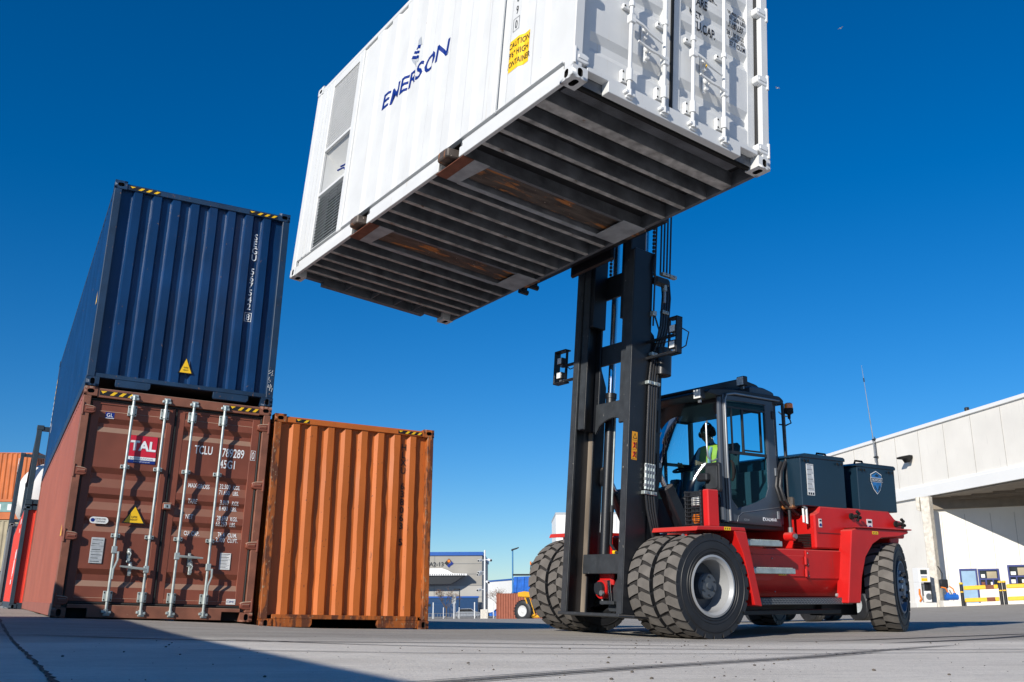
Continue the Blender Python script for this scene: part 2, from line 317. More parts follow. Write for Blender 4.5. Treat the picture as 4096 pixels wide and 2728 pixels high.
def ground_material():
    m = bpy.data.materials.new('yard_concrete'); m.use_nodes = True; t = m.node_tree; b = t.nodes['Principled BSDF']; L = t.links.new
    tc = _n(t, 'ShaderNodeTexCoord')
    def noise(scale, st=(1, 1, 1), det=6, rough=0.6, rot=0.0):
        mp = _n(t, 'ShaderNodeMapping'); mp.inputs['Scale'].default_value = st; mp.inputs['Rotation'].default_value = (0, 0, rot)
        L(tc.outputs['Object'], mp.inputs['Vector'])
        n = _n(t, 'ShaderNodeTexNoise'); n.inputs['Scale'].default_value = scale; n.inputs['Detail'].default_value = det; n.inputs['Roughness'].default_value = rough
        L(mp.outputs[0], n.inputs['Vector']); return n.outputs['Fac']
    def rng(v, a, b_, c=0.0, d=1.0):
        r = _n(t, 'ShaderNodeMapRange'); r.inputs['From Min'].default_value = a; r.inputs['From Max'].default_value = b_; r.inputs['To Min'].default_value = c; r.inputs['To Max'].default_value = d
        L(v, r.inputs['Value']); return r.outputs[0]
    def mix(f, A, B):
        q = _n(t, 'ShaderNodeMix', data_type='RGBA'); L(f, q.inputs['Factor'])
        for k, c in (('A', A), ('B', B)):
            if isinstance(c, tuple): q.inputs[k].default_value = (*c, 1)
            else: L(c, q.inputs[k])
        return q.outputs['Result']
    def mul(a, b_):
        q = _n(t, 'ShaderNodeMath', operation='MULTIPLY'); L(a, q.inputs[0]); L(b_, q.inputs[1]); return q.outputs[0]
    # pale concrete apron close by, older asphalt beyond a ragged joint
    sp = _n(t, 'ShaderNodeSeparateXYZ'); L(tc.outputs['Object'], sp.inputs[0])
    dd = _n(t, 'ShaderNodeMath', operation='MULTIPLY_ADD'); L(sp.outputs['X'], dd.inputs[0]); dd.inputs[1].default_value = -0.18; L(sp.outputs['Y'], dd.inputs[2])
    wob = _n(t, 'ShaderNodeMath', operation='MULTIPLY_ADD'); L(noise(0.5, (1, 1, 1), 4), wob.inputs[0]); wob.inputs[1].default_value = 2.2; L(dd.outputs[0], wob.inputs[2])
    far = rng(wob.outputs[0], 8.6, 10.2)
    conc = mix(rng(noise(0.9, (1, 1, 1), 8), 0.3, 0.7), (0.56, 0.515, 0.45), (0.80, 0.745, 0.66))
    conc = mix(rng(noise(2.6, (0.30, 3.6, 1), 8, 0.75, 0.10), 0.52, 0.72, 0, 0.34), conc, (0.30, 0.28, 0.25))
    conc = mix(rng(noise(16, (0.12, 2.6, 1), 5, 0.8, 0.05), 0.54, 0.66, 0, 0.30), conc, (0.30, 0.28, 0.25))
    asp = mix(rng(noise(1.3, (0.5, 2.0, 1), 8, 0.7, -0.3), 0.3, 0.7), (0.185, 0.170, 0.150), (0.34, 0.315, 0.28))
    conc = mix(rng(noise(7, (0.10, 2.8, 1), 7, 0.75, 0.07), 0.54, 0.68, 0, 0.55), conc, (0.86, 0.81, 0.73))
    conc = mix(rng(noise(11, (0.08, 2.4, 1), 6, 0.8, 0.16), 0.57, 0.66, 0, 0.55), conc, (0.24, 0.225, 0.20))
    conc = mix(rng(noise(26, (1, 1, 1), 5, 0.75), 0.56, 0.68, 0, 0.4), conc, (0.30, 0.28, 0.25))
    asp = mix(rng(noise(5, (0.10, 2.6, 1), 7, 0.75, -0.2), 0.54, 0.68, 0, 0.5), asp, (0.50, 0.47, 0.43))
    c = mix(far, conc, asp)
    c = mix(rng(noise(38, (1, 1, 1), 3, 0.8), 0.62, 0.72, 0, 0.40), c, (0.17, 0.16, 0.15))
    c = mix(rng(noise(6, (0.2, 2.2, 1), 8, 0.8, -0.12), 0.58, 0.68, 0, 0.30), c, (0.15, 0.14, 0.125))
    c = mix(rng(noise(120, (1, 1, 1), 3, 0.9), 0.42, 0.62, 0.0, 0.4), c, (0.80, 0.755, 0.68))
    c = mix(rng(noise(85, (0.25, 1.6, 1), 3, 0.9, 0.06), 0.57, 0.64, 0.0, 0.42), c, (0.18, 0.165, 0.145))
    c = mix(rng(noise(0.23, (1, 1, 1), 5, 0.6), 0.54, 0.72, 0, 0.22), c, (0.17, 0.155, 0.14))
    L(c, b.inputs['Base Color']); b.inputs['Roughness'].default_value = 0.95; b.inputs['Specular IOR Level'].default_value = 0.06
    bp = _n(t, 'ShaderNodeBump'); bp.inputs['Strength'].default_value = 0.6; bp.inputs['Distance'].default_value = 0.012
    ad = _n(t, 'ShaderNodeMath', operation='ADD'); L(noise(45, (1, 1, 1), 5, 0.7), ad.inputs[0]); L(noise(9, (0.3, 2.4, 1), 5, 0.6, 0.1), ad.inputs[1])
    L(ad.outputs[0], bp.inputs['Height']); L(bp.outputs[0], b.inputs['Normal'])
    return m
M['ground'] = ground_material()
def build_ground():
    g = MB(); radii = [0.0] + [0.5 * 1.085 ** k for k in range(90)]
    na = 240; rows = []
    for r in radii[1:]:
        rows.append([(r * math.sin(2 * math.pi * k / na), r * math.cos(2 * math.pi * k / na), gz(r * math.sin(2 * math.pi * k / na), r * math.cos(2 * math.pi * k / na))) for k in range(na)])
    V = g.strip(rows, 'ground', True)
    f = g.bm.faces.new(V[0]); f.material_index = 0
    o = g.build('ground', ang=0, recalc=True); 
    for p in o.data.polygons: p.use_smooth = True
    tag(o, 'pale concrete and asphalt container yard with tyre marks', 'ground', kind='structure')
    return o
build_ground()

# ------------------------------------------------------------------ shipping containers
W_, HC = 2.438, 2.896
def holed_face(mb, o, ux, uy, n, w, h, hw, hh, m, depth=0.045):
    """rectangle o + [0,w]ux + [0,h]uy with an oblong hole pressed inwards against n"""
    o, ux, uy, n = map(Vector, (o, ux, uy, n)); cx, cy = w / 2, h / 2
    angs = []
    c = [math.atan2(sy * cy, sx * cx) for sx, sy in ((1, 1), (-1, 1), (-1, -1), (1, -1))]
    c = [a % (2 * math.pi) for a in c]; c.sort()
    for i in range(4):
        a0 = c[i]; a1 = c[(i + 1) % 4] + (2 * math.pi if i == 3 else 0)
        angs += [a0 + (a1 - a0) * k / 4 for k in range(4)]
    out, inn = [], []
    for a in angs:
        ca, sa = math.cos(a), math.sin(a)
        s = min(cx / abs(ca) if abs(ca) > 1e-6 else 9, cy / abs(sa) if abs(sa) > 1e-6 else 9)
        out.append(o + ux * (cx + ca * s) + uy * (cy + sa * s))
        rr = min(hw, hh); ex = math.copysign(max(hw - rr, 0), ca) if hw > hh else 0; ey = math.copysign(max(hh - rr, 0), sa) if hh > hw else 0
        inn.append(o + ux * (cx + ex + ca * rr) + uy * (cy + ey + sa * rr))
    deep = [p - n * depth for p in inn]
    V = mb.strip([out, inn], m, True); V2 = mb.strip([inn, deep], 'black', True)  # hole walls and back coloured black for the shade inside
    f = mb.bm.faces.new(V2[1]); f.material_index = mb._mi('black')
def casting(name, parent, x, y, z, sx, sy, sz, m, top=False):
    """corner casting: outer corner at (x,y,z); body extends towards sx,sy,sz"""
    a, b, c = 0.162, 0.178, 0.118; mb = MB()
    x0, x1 = min(x, x + sx * a), max(x, x + sx * a); y0, y1 = min(y, y + sy * b), max(y, y + sy * b); z0, z1 = min(z, z + sz * c), max(z, z + sz * c)
    hv = (0.028, 0.043) if not top else (0.043, 0.028)
    holed_face(mb, (x0, y, z0), (1, 0, 0), (0, 0, 1), (0, -sy, 0), a, c, hv[0], hv[1], m)
    holed_face(mb, (x, y0, z0), (0, 1, 0), (0, 0, 1), (-sx, 0, 0), b, c, hv[0], hv[1], m)
    holed_face(mb, (x0, y0, z), (1, 0, 0), (0, 1, 0), (0, 0, -sz), a, b, 0.031, 0.055, m)
    xi, yi, zi = x + sx * a, y + sy * b, z + sz * c
    mb.quad([(x0, yi, z0), (x1, yi, z0), (x1, yi, z1), (x0, yi, z1)], m)
    mb.quad([(xi, y0, z0), (xi, y1, z0), (xi, y1, z1), (xi, y0, z1)], m)
    mb.quad([(x0, y0, zi), (x1, y0, zi), (x1, y1, zi), (x0, y1, zi)], m)
    bmesh.ops.remove_doubles(mb.bm, verts=mb.bm.verts[:], dist=1e-5)
    return mb.build('corner_casting', parent, 20)
def corr(s0, s1, pitch, fo, sl, fi, do, di, start='in'):
    """trapezoid profile [(s, d)] centred in s0..s1"""
    n = int((s1 - s0 - fi) // pitch); used = n * pitch + fi; e = (s1 - s0 - used) / 2
    pts = [(s0, di)]; s = s0 + e + fi
    for k in range(n):
        pts += [(s, di), (s + sl, do), (s + sl + fo, do), (s + 2 * sl + fo, di)]; s += pitch
    pts.append((s1, di)); return pts
def dented(pr, z0, z1, amp, seed, n=14):
    rnd = random.Random(seed); rows = []
    for k in range(n + 1):
        z = z0 + (z1 - z0) * k / n; e = 0 if k in (0, n) else 1
        rows.append([(s + e * rnd.gauss(0, amp * .5) * (0 < i < len(pr) - 1), d + e * abs(rnd.gauss(0, amp)), z) for i, (s, d) in enumerate(pr)])
    return rows
def interp(pts, s):
    for (a, da), (b, db) in zip(pts, pts[1:]):
        if a <= s <= b: return da + (db - da) * ((s - a) / (b - a) if b > a else 0)
    return pts[0][1] if s < pts[0][0] else pts[-1][1]
SIDE = dict(pitch=0.278, fo=0.072, sl=0.068, fi=0.070)
def side_panel(name, parent, x, dirx, L, z0, z1, m, y0=0.12, y1=None, S=None):
    S = S or SIDE; pr = corr(y0, (y1 or L - 0.12), S['pitch'], S['fo'], S['sl'], S['fi'], 0.012, S.get('d', 0.048))
    mb = MB(); mb.strip([[(x + dirx * d, s, z0) for s, d in pr], [(x + dirx * d, s, z1) for s, d in pr]], m)
    o = mb.build(name, parent, 12); return o, pr
def hazard(mb, x0, x1, z0, z1, y, n=4):
    mb.quad([(x0, y, z0), (x1, y, z0), (x1, y, z1), (x0, y, z1)], 'blackink')
    w = (x1 - x0) / n
    for k in range(n):
        a = x0 + k * w; q = [(a + w * 0.12, z0 + 0.006), (a + w * 0.55, z0 + 0.006), (a + w * 0.98, z1 - 0.006), (a + w * 0.55, z1 - 0.006)]
        if k == 0: q = [(a + w * 0.35, z0 + 0.02), (a + w * 0.8, z1 - 0.006), (a + w * 0.1, z1 - 0.006)]
        mb.quad([(p[0], y - 0.002, p[1]) for p in q], 'yellow')
def container_shell(root, L, H, mf, ms, left=True, top_m=None, rails=True, roof=True, right=True, floor='underbody', rail_m=None):
    rm = rail_m or mf
    for x, sx in ((0, 1), (W_, -1)):
        for y, sy in ((0, 1), (L, -1)):
            for z, sz in ((0, 1), (H, -1)): casting('corner_casting', root, x, y, z, sx, sy, sz, mf, top=z > 0)
            mb = MB(); a, b = sorted((x + sx * 0.004, x + sx * 0.10)); c, d = sorted((y + sy * 0.004, y + sy * 0.13))
            mb.box(a, b, c, d, 0.118, H - 0.118, mf, 0.006); mb.build('corner_post', root, 20)
    for x, sx in ((0, 1), (W_, -1)):
        a, b = sorted((x + sx * 0.010, x + sx * 0.07))
        mb = MB(); mb.box(a, b, 0.178, L - 0.178, H - 0.095, H - 0.035, rm, 0.005); mb.build('top_rail', root, 20)
        a, b = sorted((x + sx * 0.004, x + sx * 0.052))
        if rails:
            mb = MB(); mb.box(a, b, 0.178, L - 0.178, 0.012, 0.165, rm, 0.004); mb.build('bottom_rail', root, 20)
    if left: side_panel('side_panel', root, 0, 1, L, 0.165, H - 0.095, ms)
    if right: side_panel('side_panel', root, W_, -1, L, 0.165, H - 0.095, ms)
    if roof:
        pr = corr(0.08, L - 0.08, 0.21, 0.06, 0.03, 0.09, H - 0.025, H - 0.045)
        mb = MB(); mb.strip([[(0.07, s, d) for s, d in pr], [(W_ - 0.07, s, d) for s, d in pr]], ms); mb.build('roof', root, 12)
    mb = MB(); mb.box(0.10, W_ - 0.10, L - 0.06, L - 0.03, 0.118, H - 0.05, ms); mb.build('end_panel', root, 20)
    if floor:
        mb = MB(); mb.box(0.06, W_ - 0.06, 0.10, L - 0.10, 0.12, 0.16, floor); mb.build('floor', root, 0)
def corr_end(root, L, H, mf, ms):
    """corrugated front end at y = 0, with sill and header"""
    pr = corr(0.10, W_ - 0.10, 0.2560, 0.102, 0.030, 0.094, 0.028, 0.078)
    mb = MB(); mb.strip(dented(pr, 0.165, H - 0.10, 0.0022, 3), ms); mb.build('end_wall', root, 12)
    mb = MB(); mb.prism([(0.012, H - 0.110), (0.012, H - 0.045), (0.05, H - 0.015), (0.10, H - 0.015), (0.10, H - 0.110)], 'x', 0.163, W_ - 0.163, mf, 0.003); mb.build('header', root, 20)
    mb = MB(); mb.box(0.10, W_ - 0.10, 0.014, 0.09, 0.118, 0.176, mf, 0.004)
    for a, b in ((0.36, 0.80), (1.62, 2.10)):
        mb.prism([(a, 0.117), (a, 0.045), (a + 0.02, 0.02), (b - 0.03, 0.02), (b, 0.05), (b, 0.117)], 'y', 0.018, 0.085, mf, 0.004)
    mb.build('sill', root, 20)
    for q in ((0.19, 0.60), (1.84, 2.25)): mb = MB(); hazard(mb, *q, H - 0.10, H - 0.05, 0.009, 4); mb.build('hazard_stripe', root, 0)
    return pr
def rod_handle(root, rod_x, z, dx, mrod, hang=False, level=0.0):
    mb = MB()
    mb.box(rod_x - 0.03, rod_x + 0.035, -0.035, 0.025, z - 0.045, z + 0.045, mrod, 0.006)
    if hang: mb.tube([(rod_x + 0.05, -0.03, z - 0.02), (rod_x + 0.055, -0.035, z - 0.12), (rod_x + 0.02, -0.03, z - 0.24), (rod_x + 0.02, -0.03, z - 0.36)], [0.016, 0.014, 0.013, 0.011], mrod, 6)
    else:
        mb.tube([(rod_x, -0.02, z), (rod_x + dx * 0.3, -0.035, z + level * 0.3), (rod_x + dx * 0.55, -0.022, z + level * 0.55), (rod_x + dx, -0.03, z + level)], [0.02, 0.016, 0.018, 0.011], mrod, 6)
    return mb.build('lock_handle', root, 30)
def hasp(root, x, z, mrod, col=None):
    mb = MB(); mb.box(x - 0.022, x + 0.022, 0.052, 0.078, z - 0.09, z + 0.09, mrod, 0.008)
    mb.sphere((x, 0.045, z + 0.04), 0.030, mrod, 10, (1, 1, 1.1)); mb.cyl((x, 0.05, z - 0.05), (x, 0.02, z - 0.05), 0.02, mrod, n=10)
    mb.tube([(x, 0.03, z + 0.05), (x + 0.02, 0.01, z + 0.02), (x + 0.01, 0.02, z - 0.03)], 0.008, col or mrod, 6)
    return mb.build('hasp', root, 30)
def door_end(root, H, mf, md, mrod, mgasket='gasket', hinge_m=None):
    k = (H - 2.896)
    x0, x1, xm = 0.115, W_ - 0.115, 1.185
    zb, zt = 0.20, H - 0.165
    YO, YR = 0.080, 0.118
    prof = [(zb, YO), (0.385, YO), (0.455, YR), (0.53, YR), (0.60, YO), (1.06, YO), (1.15, YR), (1.19, YR), (1.25, YO), (1.335, YO), (1.435, YR), (1.48, YR), (1.535, YO), (1.62, YO),
            (1.735, YR), (1.80, YR), (1.875, YO), (2.33, YO), (2.40, YR), (2.45, YR), (2.515, YO), (2.60, YO), (2.606, YO + 0.008), (zt, YO + 0.008)]
    for a, b in ((x0 + 0.012, xm - 0.014), (xm + 0.014, x1 - 0.012)):
        mb = MB(); st = 0.10; ch = 0.03
        mb.strip([[(a + st, d, z) for z, d in prof], [(b - st, d, z) for z, d in prof]], md)
        for e, sg in ((a, 1), (b, -1)):
            q = sorted((e, e + sg * st)); mb.box(q[0], q[1], YO - 0.004, YR + 0.02, zb, zt, md, 0.004)
        mb.box(a + st, b - st, YO - 0.004, YR + 0.02, zb, zb + 0.05, md, 0.003)
        mb.box(a + st, b - st, YO - 0.003, YR + 0.02, zt - 0.04, zt, md, 0.003)
        mb.build('door', root, 12)
        mb = MB()
        for (p, q, r, s) in ((a - 0.022, b + 0.022, zb - 0.028, zb - 0.003), (a - 0.022, b + 0.022, zt + 0.003, zt + 0.028)): mb.box(p, q, 0.055, 0.09, r, s, mgasket, 0.006)
        for p in (a - 0.022, b + 0.002): mb.box(p, p + 0.02, 0.055, 0.09, zb, zt, mgasket, 0.005)
        mb.build('door_gasket', root, 20)
    mb = MB(); mb.box(0.09, W_ - 0.09, 0.124, 0.16, 0.006, H - 0.1, 'black'); mb.build('black_shade_backing', root, 0)  # added black panel standing for the shade behind doors and sill cutouts
    mb = MB(); mb.prism([(0.163, 0.118), (0.163, 0.165), (W_ - 0.163, 0.165), (W_ - 0.163, 0.118), (W_ - 0.40, 0.118), (W_ - 0.40, 0.012), (0.40, 0.012), (0.40, 0.118)], 'y', 0.010, 0.10, mf, 0.004); mb.build('sill', root, 20)
    mb = MB(); mb.box(0.163, W_ - 0.163, 0.012, 0.11, H - 0.132, H - 0.012, mf, 0.004); mb.build('header', root, 20)
    for x in (0.62, 1.03, 1.39, 1.80):
        mb = MB(); mb.cyl((x, -0.004, 0.10), (x, -0.004, H - 0.10), 0.019, mrod, n=10); rod = mb.build('lock_rod', root, 40)
        for z in (0.085, H - 0.095):
            mb = MB(); s = 1 if z < 1 else -1
            mb.cyl((x, -0.004, z - 0.03), (x, -0.004, z + 0.03), 0.03, mrod, n=8)
            mb.box(x - 0.055, x - 0.02, -0.03, 0.02, z - 0.018, z + 0.018, mrod, 0.006); mb.box(x + 0.02, x + 0.06, -0.022, 0.01, z - 0.026, z + 0.008, mrod, 0.006)
            mb.box(x - 0.03, x + 0.05, -0.006, 0.012, z - s * 0.03 - 0.02, z - s * 0.03 + 0.02, mrod, 0.004)
            mb.build('cam', rod, 30)
        for z, hh in ((0.27, 0.065), (H - 0.26, 0.07)):
            mb = MB(); mb.box(x - 0.055, x + 0.055, 0.035, 0.078, z - hh, z + hh, mrod, 0.005); mb.cyl((x, -0.004, z - hh * 0.9), (x, -0.004, z + hh * 0.9), 0.031, mrod, n=10)
            for dx in (-0.042, 0.042):
                for dz in (-hh * 0.65, hh * 0.65): mb.cyl((x + dx, 0.036, z + dz), (x + dx, 0.029, z + dz), 0.009, 'black', n=6)
            mb.build('bracket', rod, 30)
        for z in (1.02, 1.90):
            mb = MB(); mb.box(x - 0.055, x + 0.055, 0.045, 0.078, z - 0.026, z + 0.026, mrod, 0.004); mb.cyl((x, -0.004, z - 0.024), (x, -0.004, z + 0.024), 0.029, mrod, n=10)
            for dx in (-0.04, 0.04): mb.cyl((x + dx, 0.046, z), (x + dx, 0.038, z), 0.009, 'black', n=6)
            mb.build('bracket', rod, 30)
    for z in (0.21, 0.99, 1.80, 2.60):
        for a, s in ((0.0, 1), (W_, -1)):
            mb = MB()
            mb.prism([(a + s * 0.02, z - 0.055), (a + s * 0.13, z - 0.055), (a + s * 0.17, z - 0.035), (a + s * 0.17, z + 0.03), (a + s * 0.13, z + 0.045), (a + s * 0.02, z + 0.055)], 'y', 0.035 - 0.04, 0.074, hinge_m or md, 0.008)
            mb.box(*sorted((a + s * 0.05, a + s * 0.15)), -0.012, 0.0, z - 0.02, z + 0.016, hinge_m or md, 0.004)
            mb.cyl((a + s * 0.018, 0.006, z - 0.08), (a + s * 0.018, 0.006, z + 0.08), 0.018, hinge_m or md, n=8)
            mb.build('hinge', root, 30)
    return prof
def stencil(t, prof, s, x, z, h, sx, m, name='stencil_lettering'):
    mb = MB(); tv, tf = glyphs(s, 0.012); tm = bmesh.new(); V = [tm.verts.new((v[0] * h * sx + x, v[1] * h + z, 0)) for v in tv]
    for f in tf:
        try: tm.faces.new([V[i] for i in f])
        except ValueError: pass
    for zz, _ in prof: bmesh.ops.bisect_plane(tm, geom=tm.verts[:] + tm.edges[:] + tm.faces[:], plane_co=(0, zz, 0), plane_no=(0, 1, 0))
    mp = {v: mb.bm.verts.new(Vector((v.co.x, interp(prof, v.co.y) - 0.004, v.co.y))) for v in tm.verts}
    for f in tm.faces: g = mb.bm.faces.new([mp[v] for v in f.verts]); g.material_index = mb._mi(m)
    tm.free(); return mb.build(name, t, 0)

# --- brown high cube at the bottom of the stack
def build_brown():
    t = thing('shipping_container', 'brown container with its doors facing us, ground level under the blue one', 'container', F_STACK, 'containers stacked in the yard')
    container_shell(t, 12.192, HC, 'maroon_frame', 'maroon_lit_side', rail_m='maroon_lit_side')
    prof = door_end(t, HC, 'maroon_frame', 'maroon', 'galv')
    rod_handle(t, 0.62, 0.84, 0.3, 'galv', hang=True); rod_handle(t, 1.03, 0.615, -0.32, 'galv', level=0.025)
    rod_handle(t, 1.39, 0.80, 0.33, 'galv', level=-0.01); rod_handle(t, 1.80, 0.68, 0.3, 'galv', hang=True)
    for x, z in ((0.81, 0.78), (0.84, 0.615), (1.56, 0.76), (1.585, 0.66)): hasp(t, x, z, 'galv')
    for q in ((0.19, 0.63), (1.86, 2.26)): mb = MB(); hazard(mb, *q, HC - 0.10, HC - 0.04, 0.008); mb.build('hazard_stripe', t, 0)
    def on(x, z): return (x, interp(prof, z) - 0.004, z)
    def zw(off):
        return lambda a, b: on(off[0] + a, off[1] + b)
    yo = 0.074
    flat = lambda x, z, d=0.0: (lambda a, b: (x + a, yo - d, z + b))
    # white stencilled weights and numbers; lines that cross a fold follow it
    line = lambda s, x, z, h, sx=0.62: stencil(t, prof, s, x, z, h, sx, 'whiteink')
    line('TCLU', 1.47, 2.165, 0.115, 0.60); line('789289', 1.84, 2.155, 0.12, 0.60); line('45G1', 1.82, 2.00, 0.115, 0.62)
    for s, x, z, h in (('MAX.', 1.45, 1.71, 0.06), ('GROSS', 1.57, 1.705, 0.06), ('32.500', 1.86, 1.725, 0.062), ('KGS.', 2.04, 1.725, 0.055), ('71.650', 1.855, 1.645, 0.062), ('LBS.', 2.04, 1.645, 0.055),
                       ('TARE', 1.46, 1.50, 0.06), ('3.810', 1.88, 1.51, 0.062), ('KGS.', 2.04, 1.51, 0.055), ('8.400', 1.88, 1.435, 0.062), ('LBS.', 2.04, 1.435, 0.055),
                       ('NET', 1.455, 1.295, 0.06), ('28.690', 1.86, 1.30, 0.062), ('KGS.', 2.04, 1.30, 0.055), ('63.250', 1.855, 1.225, 0.062), ('LBS.', 2.04, 1.225, 0.055),
                       ('CU. CAP.', 1.46, 1.08, 0.058), ('76.4', 1.90, 1.085, 0.062), ('CU.M.', 2.03, 1.085, 0.055), ('2.700', 1.875, 1.015, 0.062), ('CU.FT.', 2.03, 1.015, 0.055)): line(s, x, z, h)
    mb = MB(); mb.quad([(2.222, 0.072, 2.14), (2.287, 0.072, 2.14), (2.287, 0.072, 2.275), (2.222, 0.072, 2.275)], 'whiteink'); mb.quad([(2.228, 0.070, 2.146), (2.281, 0.070, 2.146), (2.281, 0.070, 2.269), (2.228, 0.070, 2.269)], 'maroon')
    mb.text('0', 0.105, lambda a, b: (2.255 + a, 0.068, 2.155 + b), 'whiteink', 0.55, 'C'); mb.build('check_digit', t, 0)
    mb = MB()   # leasing sign
    mb.box(0.645, 0.985, 0.071, 0.0755, 2.05, 2.325, 'redink'); mb.box(0.645, 0.985, 0.071, 0.0755, 2.006, 2.048, 'whiteink'); mb.box(0.645, 0.985, 0.071, 0.0755, 1.965, 2.004, 'blueink')
    mb.text('TAL', 0.125, lambda a, b: (0.812 + a, 0.0685, 2.13 + b), 'greyink', 1.05, 'C', bold=0.03); mb.text('TAL', 0.125, lambda a, b: (0.816 + a, 0.067, 2.135 + b), 'whiteink', 1.02, 'C', bold=0.03)
    mb.text('INTERNATIONAL', 0.026, lambda a, b: (0.815 + a, 0.068, 2.014 + b), 'greyink', 1.05, 'C'); mb.text('www.talinternational.com', 0.016, lambda a, b: (0.815 + a, 0.068, 1.978 + b), 'whiteink', 0.9, 'C')
    mb.build('leasing_sign', t, 0)
    mb = MB(); z = 2.435; mb.poly([(0.30, 2.455), (0.41, 2.455), (0.41, 2.55), (0.30, 2.55)], lambda a, b: on(a, b), 'blueink') if False else mb.box(0.30, 0.41, 0.078, 0.0815, 2.52, 2.592, 'blueink')
    mb.text('GL', 0.05, lambda a, b: (0.355 + a, 0.0755, 2.532 + b), 'whiteink', 0.95, 'C'); mb.box(0.30, 0.41, 0.078, 0.0815, 2.512, 2.519, 'whiteink'); mb.build('class_sticker', t, 0)
    mb = MB(); tri = lambda s, d: mb.prism([(0.815, 1.40 + s), (0.695 - s * 1.5, 1.195 - s * .7), (0.935 + s * 1.5, 1.195 - s * .7)], 'y', 0.060 - d, 0.064 - d, 'yellow' if s == 0 else 'blackink')
    tri(0.018, 0.0); tri(0, 0.003)
    mb.text('SUPER', 0.026, lambda a, b: (0.815 + a, 0.0555, 1.255 + b), 'blackink', 0.8, 'C'); mb.text('HEAVY', 0.026, lambda a, b: (0.815 + a, 0.0555, 1.22 + b), 'blackink', 0.8, 'C'); mb.build('warning_triangle', t, 0)
    mb = MB(); pts = [(0.33 + 0.042 * math.cos(a), 1.20 + 0.042 * math.sin(a)) for a in [math.pi / 2 + math.pi * k / 8 for k in range(9)]] + [(0.47 + 0.042 * math.cos(a), 1.20 + 0.042 * math.sin(a)) for a in [-math.pi / 2 + math.pi * k / 8 for k in range(9)]]
    mb.prism(pts, 'y', 0.0705, 0.074, 'paper'); mb.text('CORTEN STEEL', 0.020, lambda a, b: (0.415 + a, 0.068, 1.207 + b), 'blackink', 0.72, 'C'); mb.text('CONTAINER', 0.020, lambda a, b: (0.42 + a, 0.068, 1.176 + b), 'blackink', 0.72, 'C')
    mb.cyl((0.325, 0.0705, 1.20), (0.325, 0.068, 1.20), 0.024, 'blueink', n=12); mb.build('steel_sticker', t, 0)
    mb = MB(); mb.box(0.345, 0.50, 0.066, 0.075, 0.665, 0.985, 'plate', 0.003)
    for k, z in enumerate((0.955, 0.93, 0.905, 0.86, 0.835, 0.79, 0.77, 0.75, 0.73, 0.71, 0.69)): mb.box(0.36, 0.485 - (k % 3) * 0.02, 0.0645, 0.067, z - 0.004, z + 0.004, 'greyink' if k % 2 else 'rimdark')
    mb.box(0.35, 0.495, 0.0642, 0.067, 0.878, 0.882, 'rimdark'); mb.box(0.35, 0.495, 0.0642, 0.067, 0.808, 0.812, 'rimdark'); mb.build('data_plate', t, 0)
    mb = MB(); mb.box(1.955, 2.095, 0.070, 0.075, 0.66, 0.875, 'paper')
    for k in range(14):
        z = 0.86 - k * 0.014
        mb.box(1.965, 2.085 - (k * 37 % 5) * 0.012, 0.0685, 0.0705, z - 0.003, z + 0.003, 'greyink' if k % 3 else 'blackink')
    mb.build('paper_label', t, 0)
    mb = MB(); mb.box(2.095, 2.215, 0.070, 0.075, 0.215, 0.285, 'paper'); mb.text('CIMC', 0.032, lambda a, b: (2.155 + a, 0.068, 0.234 + b), 'blueink', 1.05, 'C'); mb.build('maker_sticker', t, 0)
    mb = MB(); mb.box(1.14, 1.25, -0.02, 0.078, 1.385, 1.475, 'maroon', 0.008); mb.box(1.155, 1.235, -0.026, -0.018, 1.40, 1.455, 'galv', 0.004); mb.box(1.185, 1.20, -0.031, -0.022, 1.415, 1.44, 'black'); mb.build('lock_box', t, 30)
    mb = MB(); mb.poly([(0.02, 1.0), (0.10, 1.0), (0.07, 1.16)], lambda a, b: (-0.004, 0.22 + a * 3, b), 'yellow'); mb.build('side_sticker', t, 0)
    return t
build_brown()
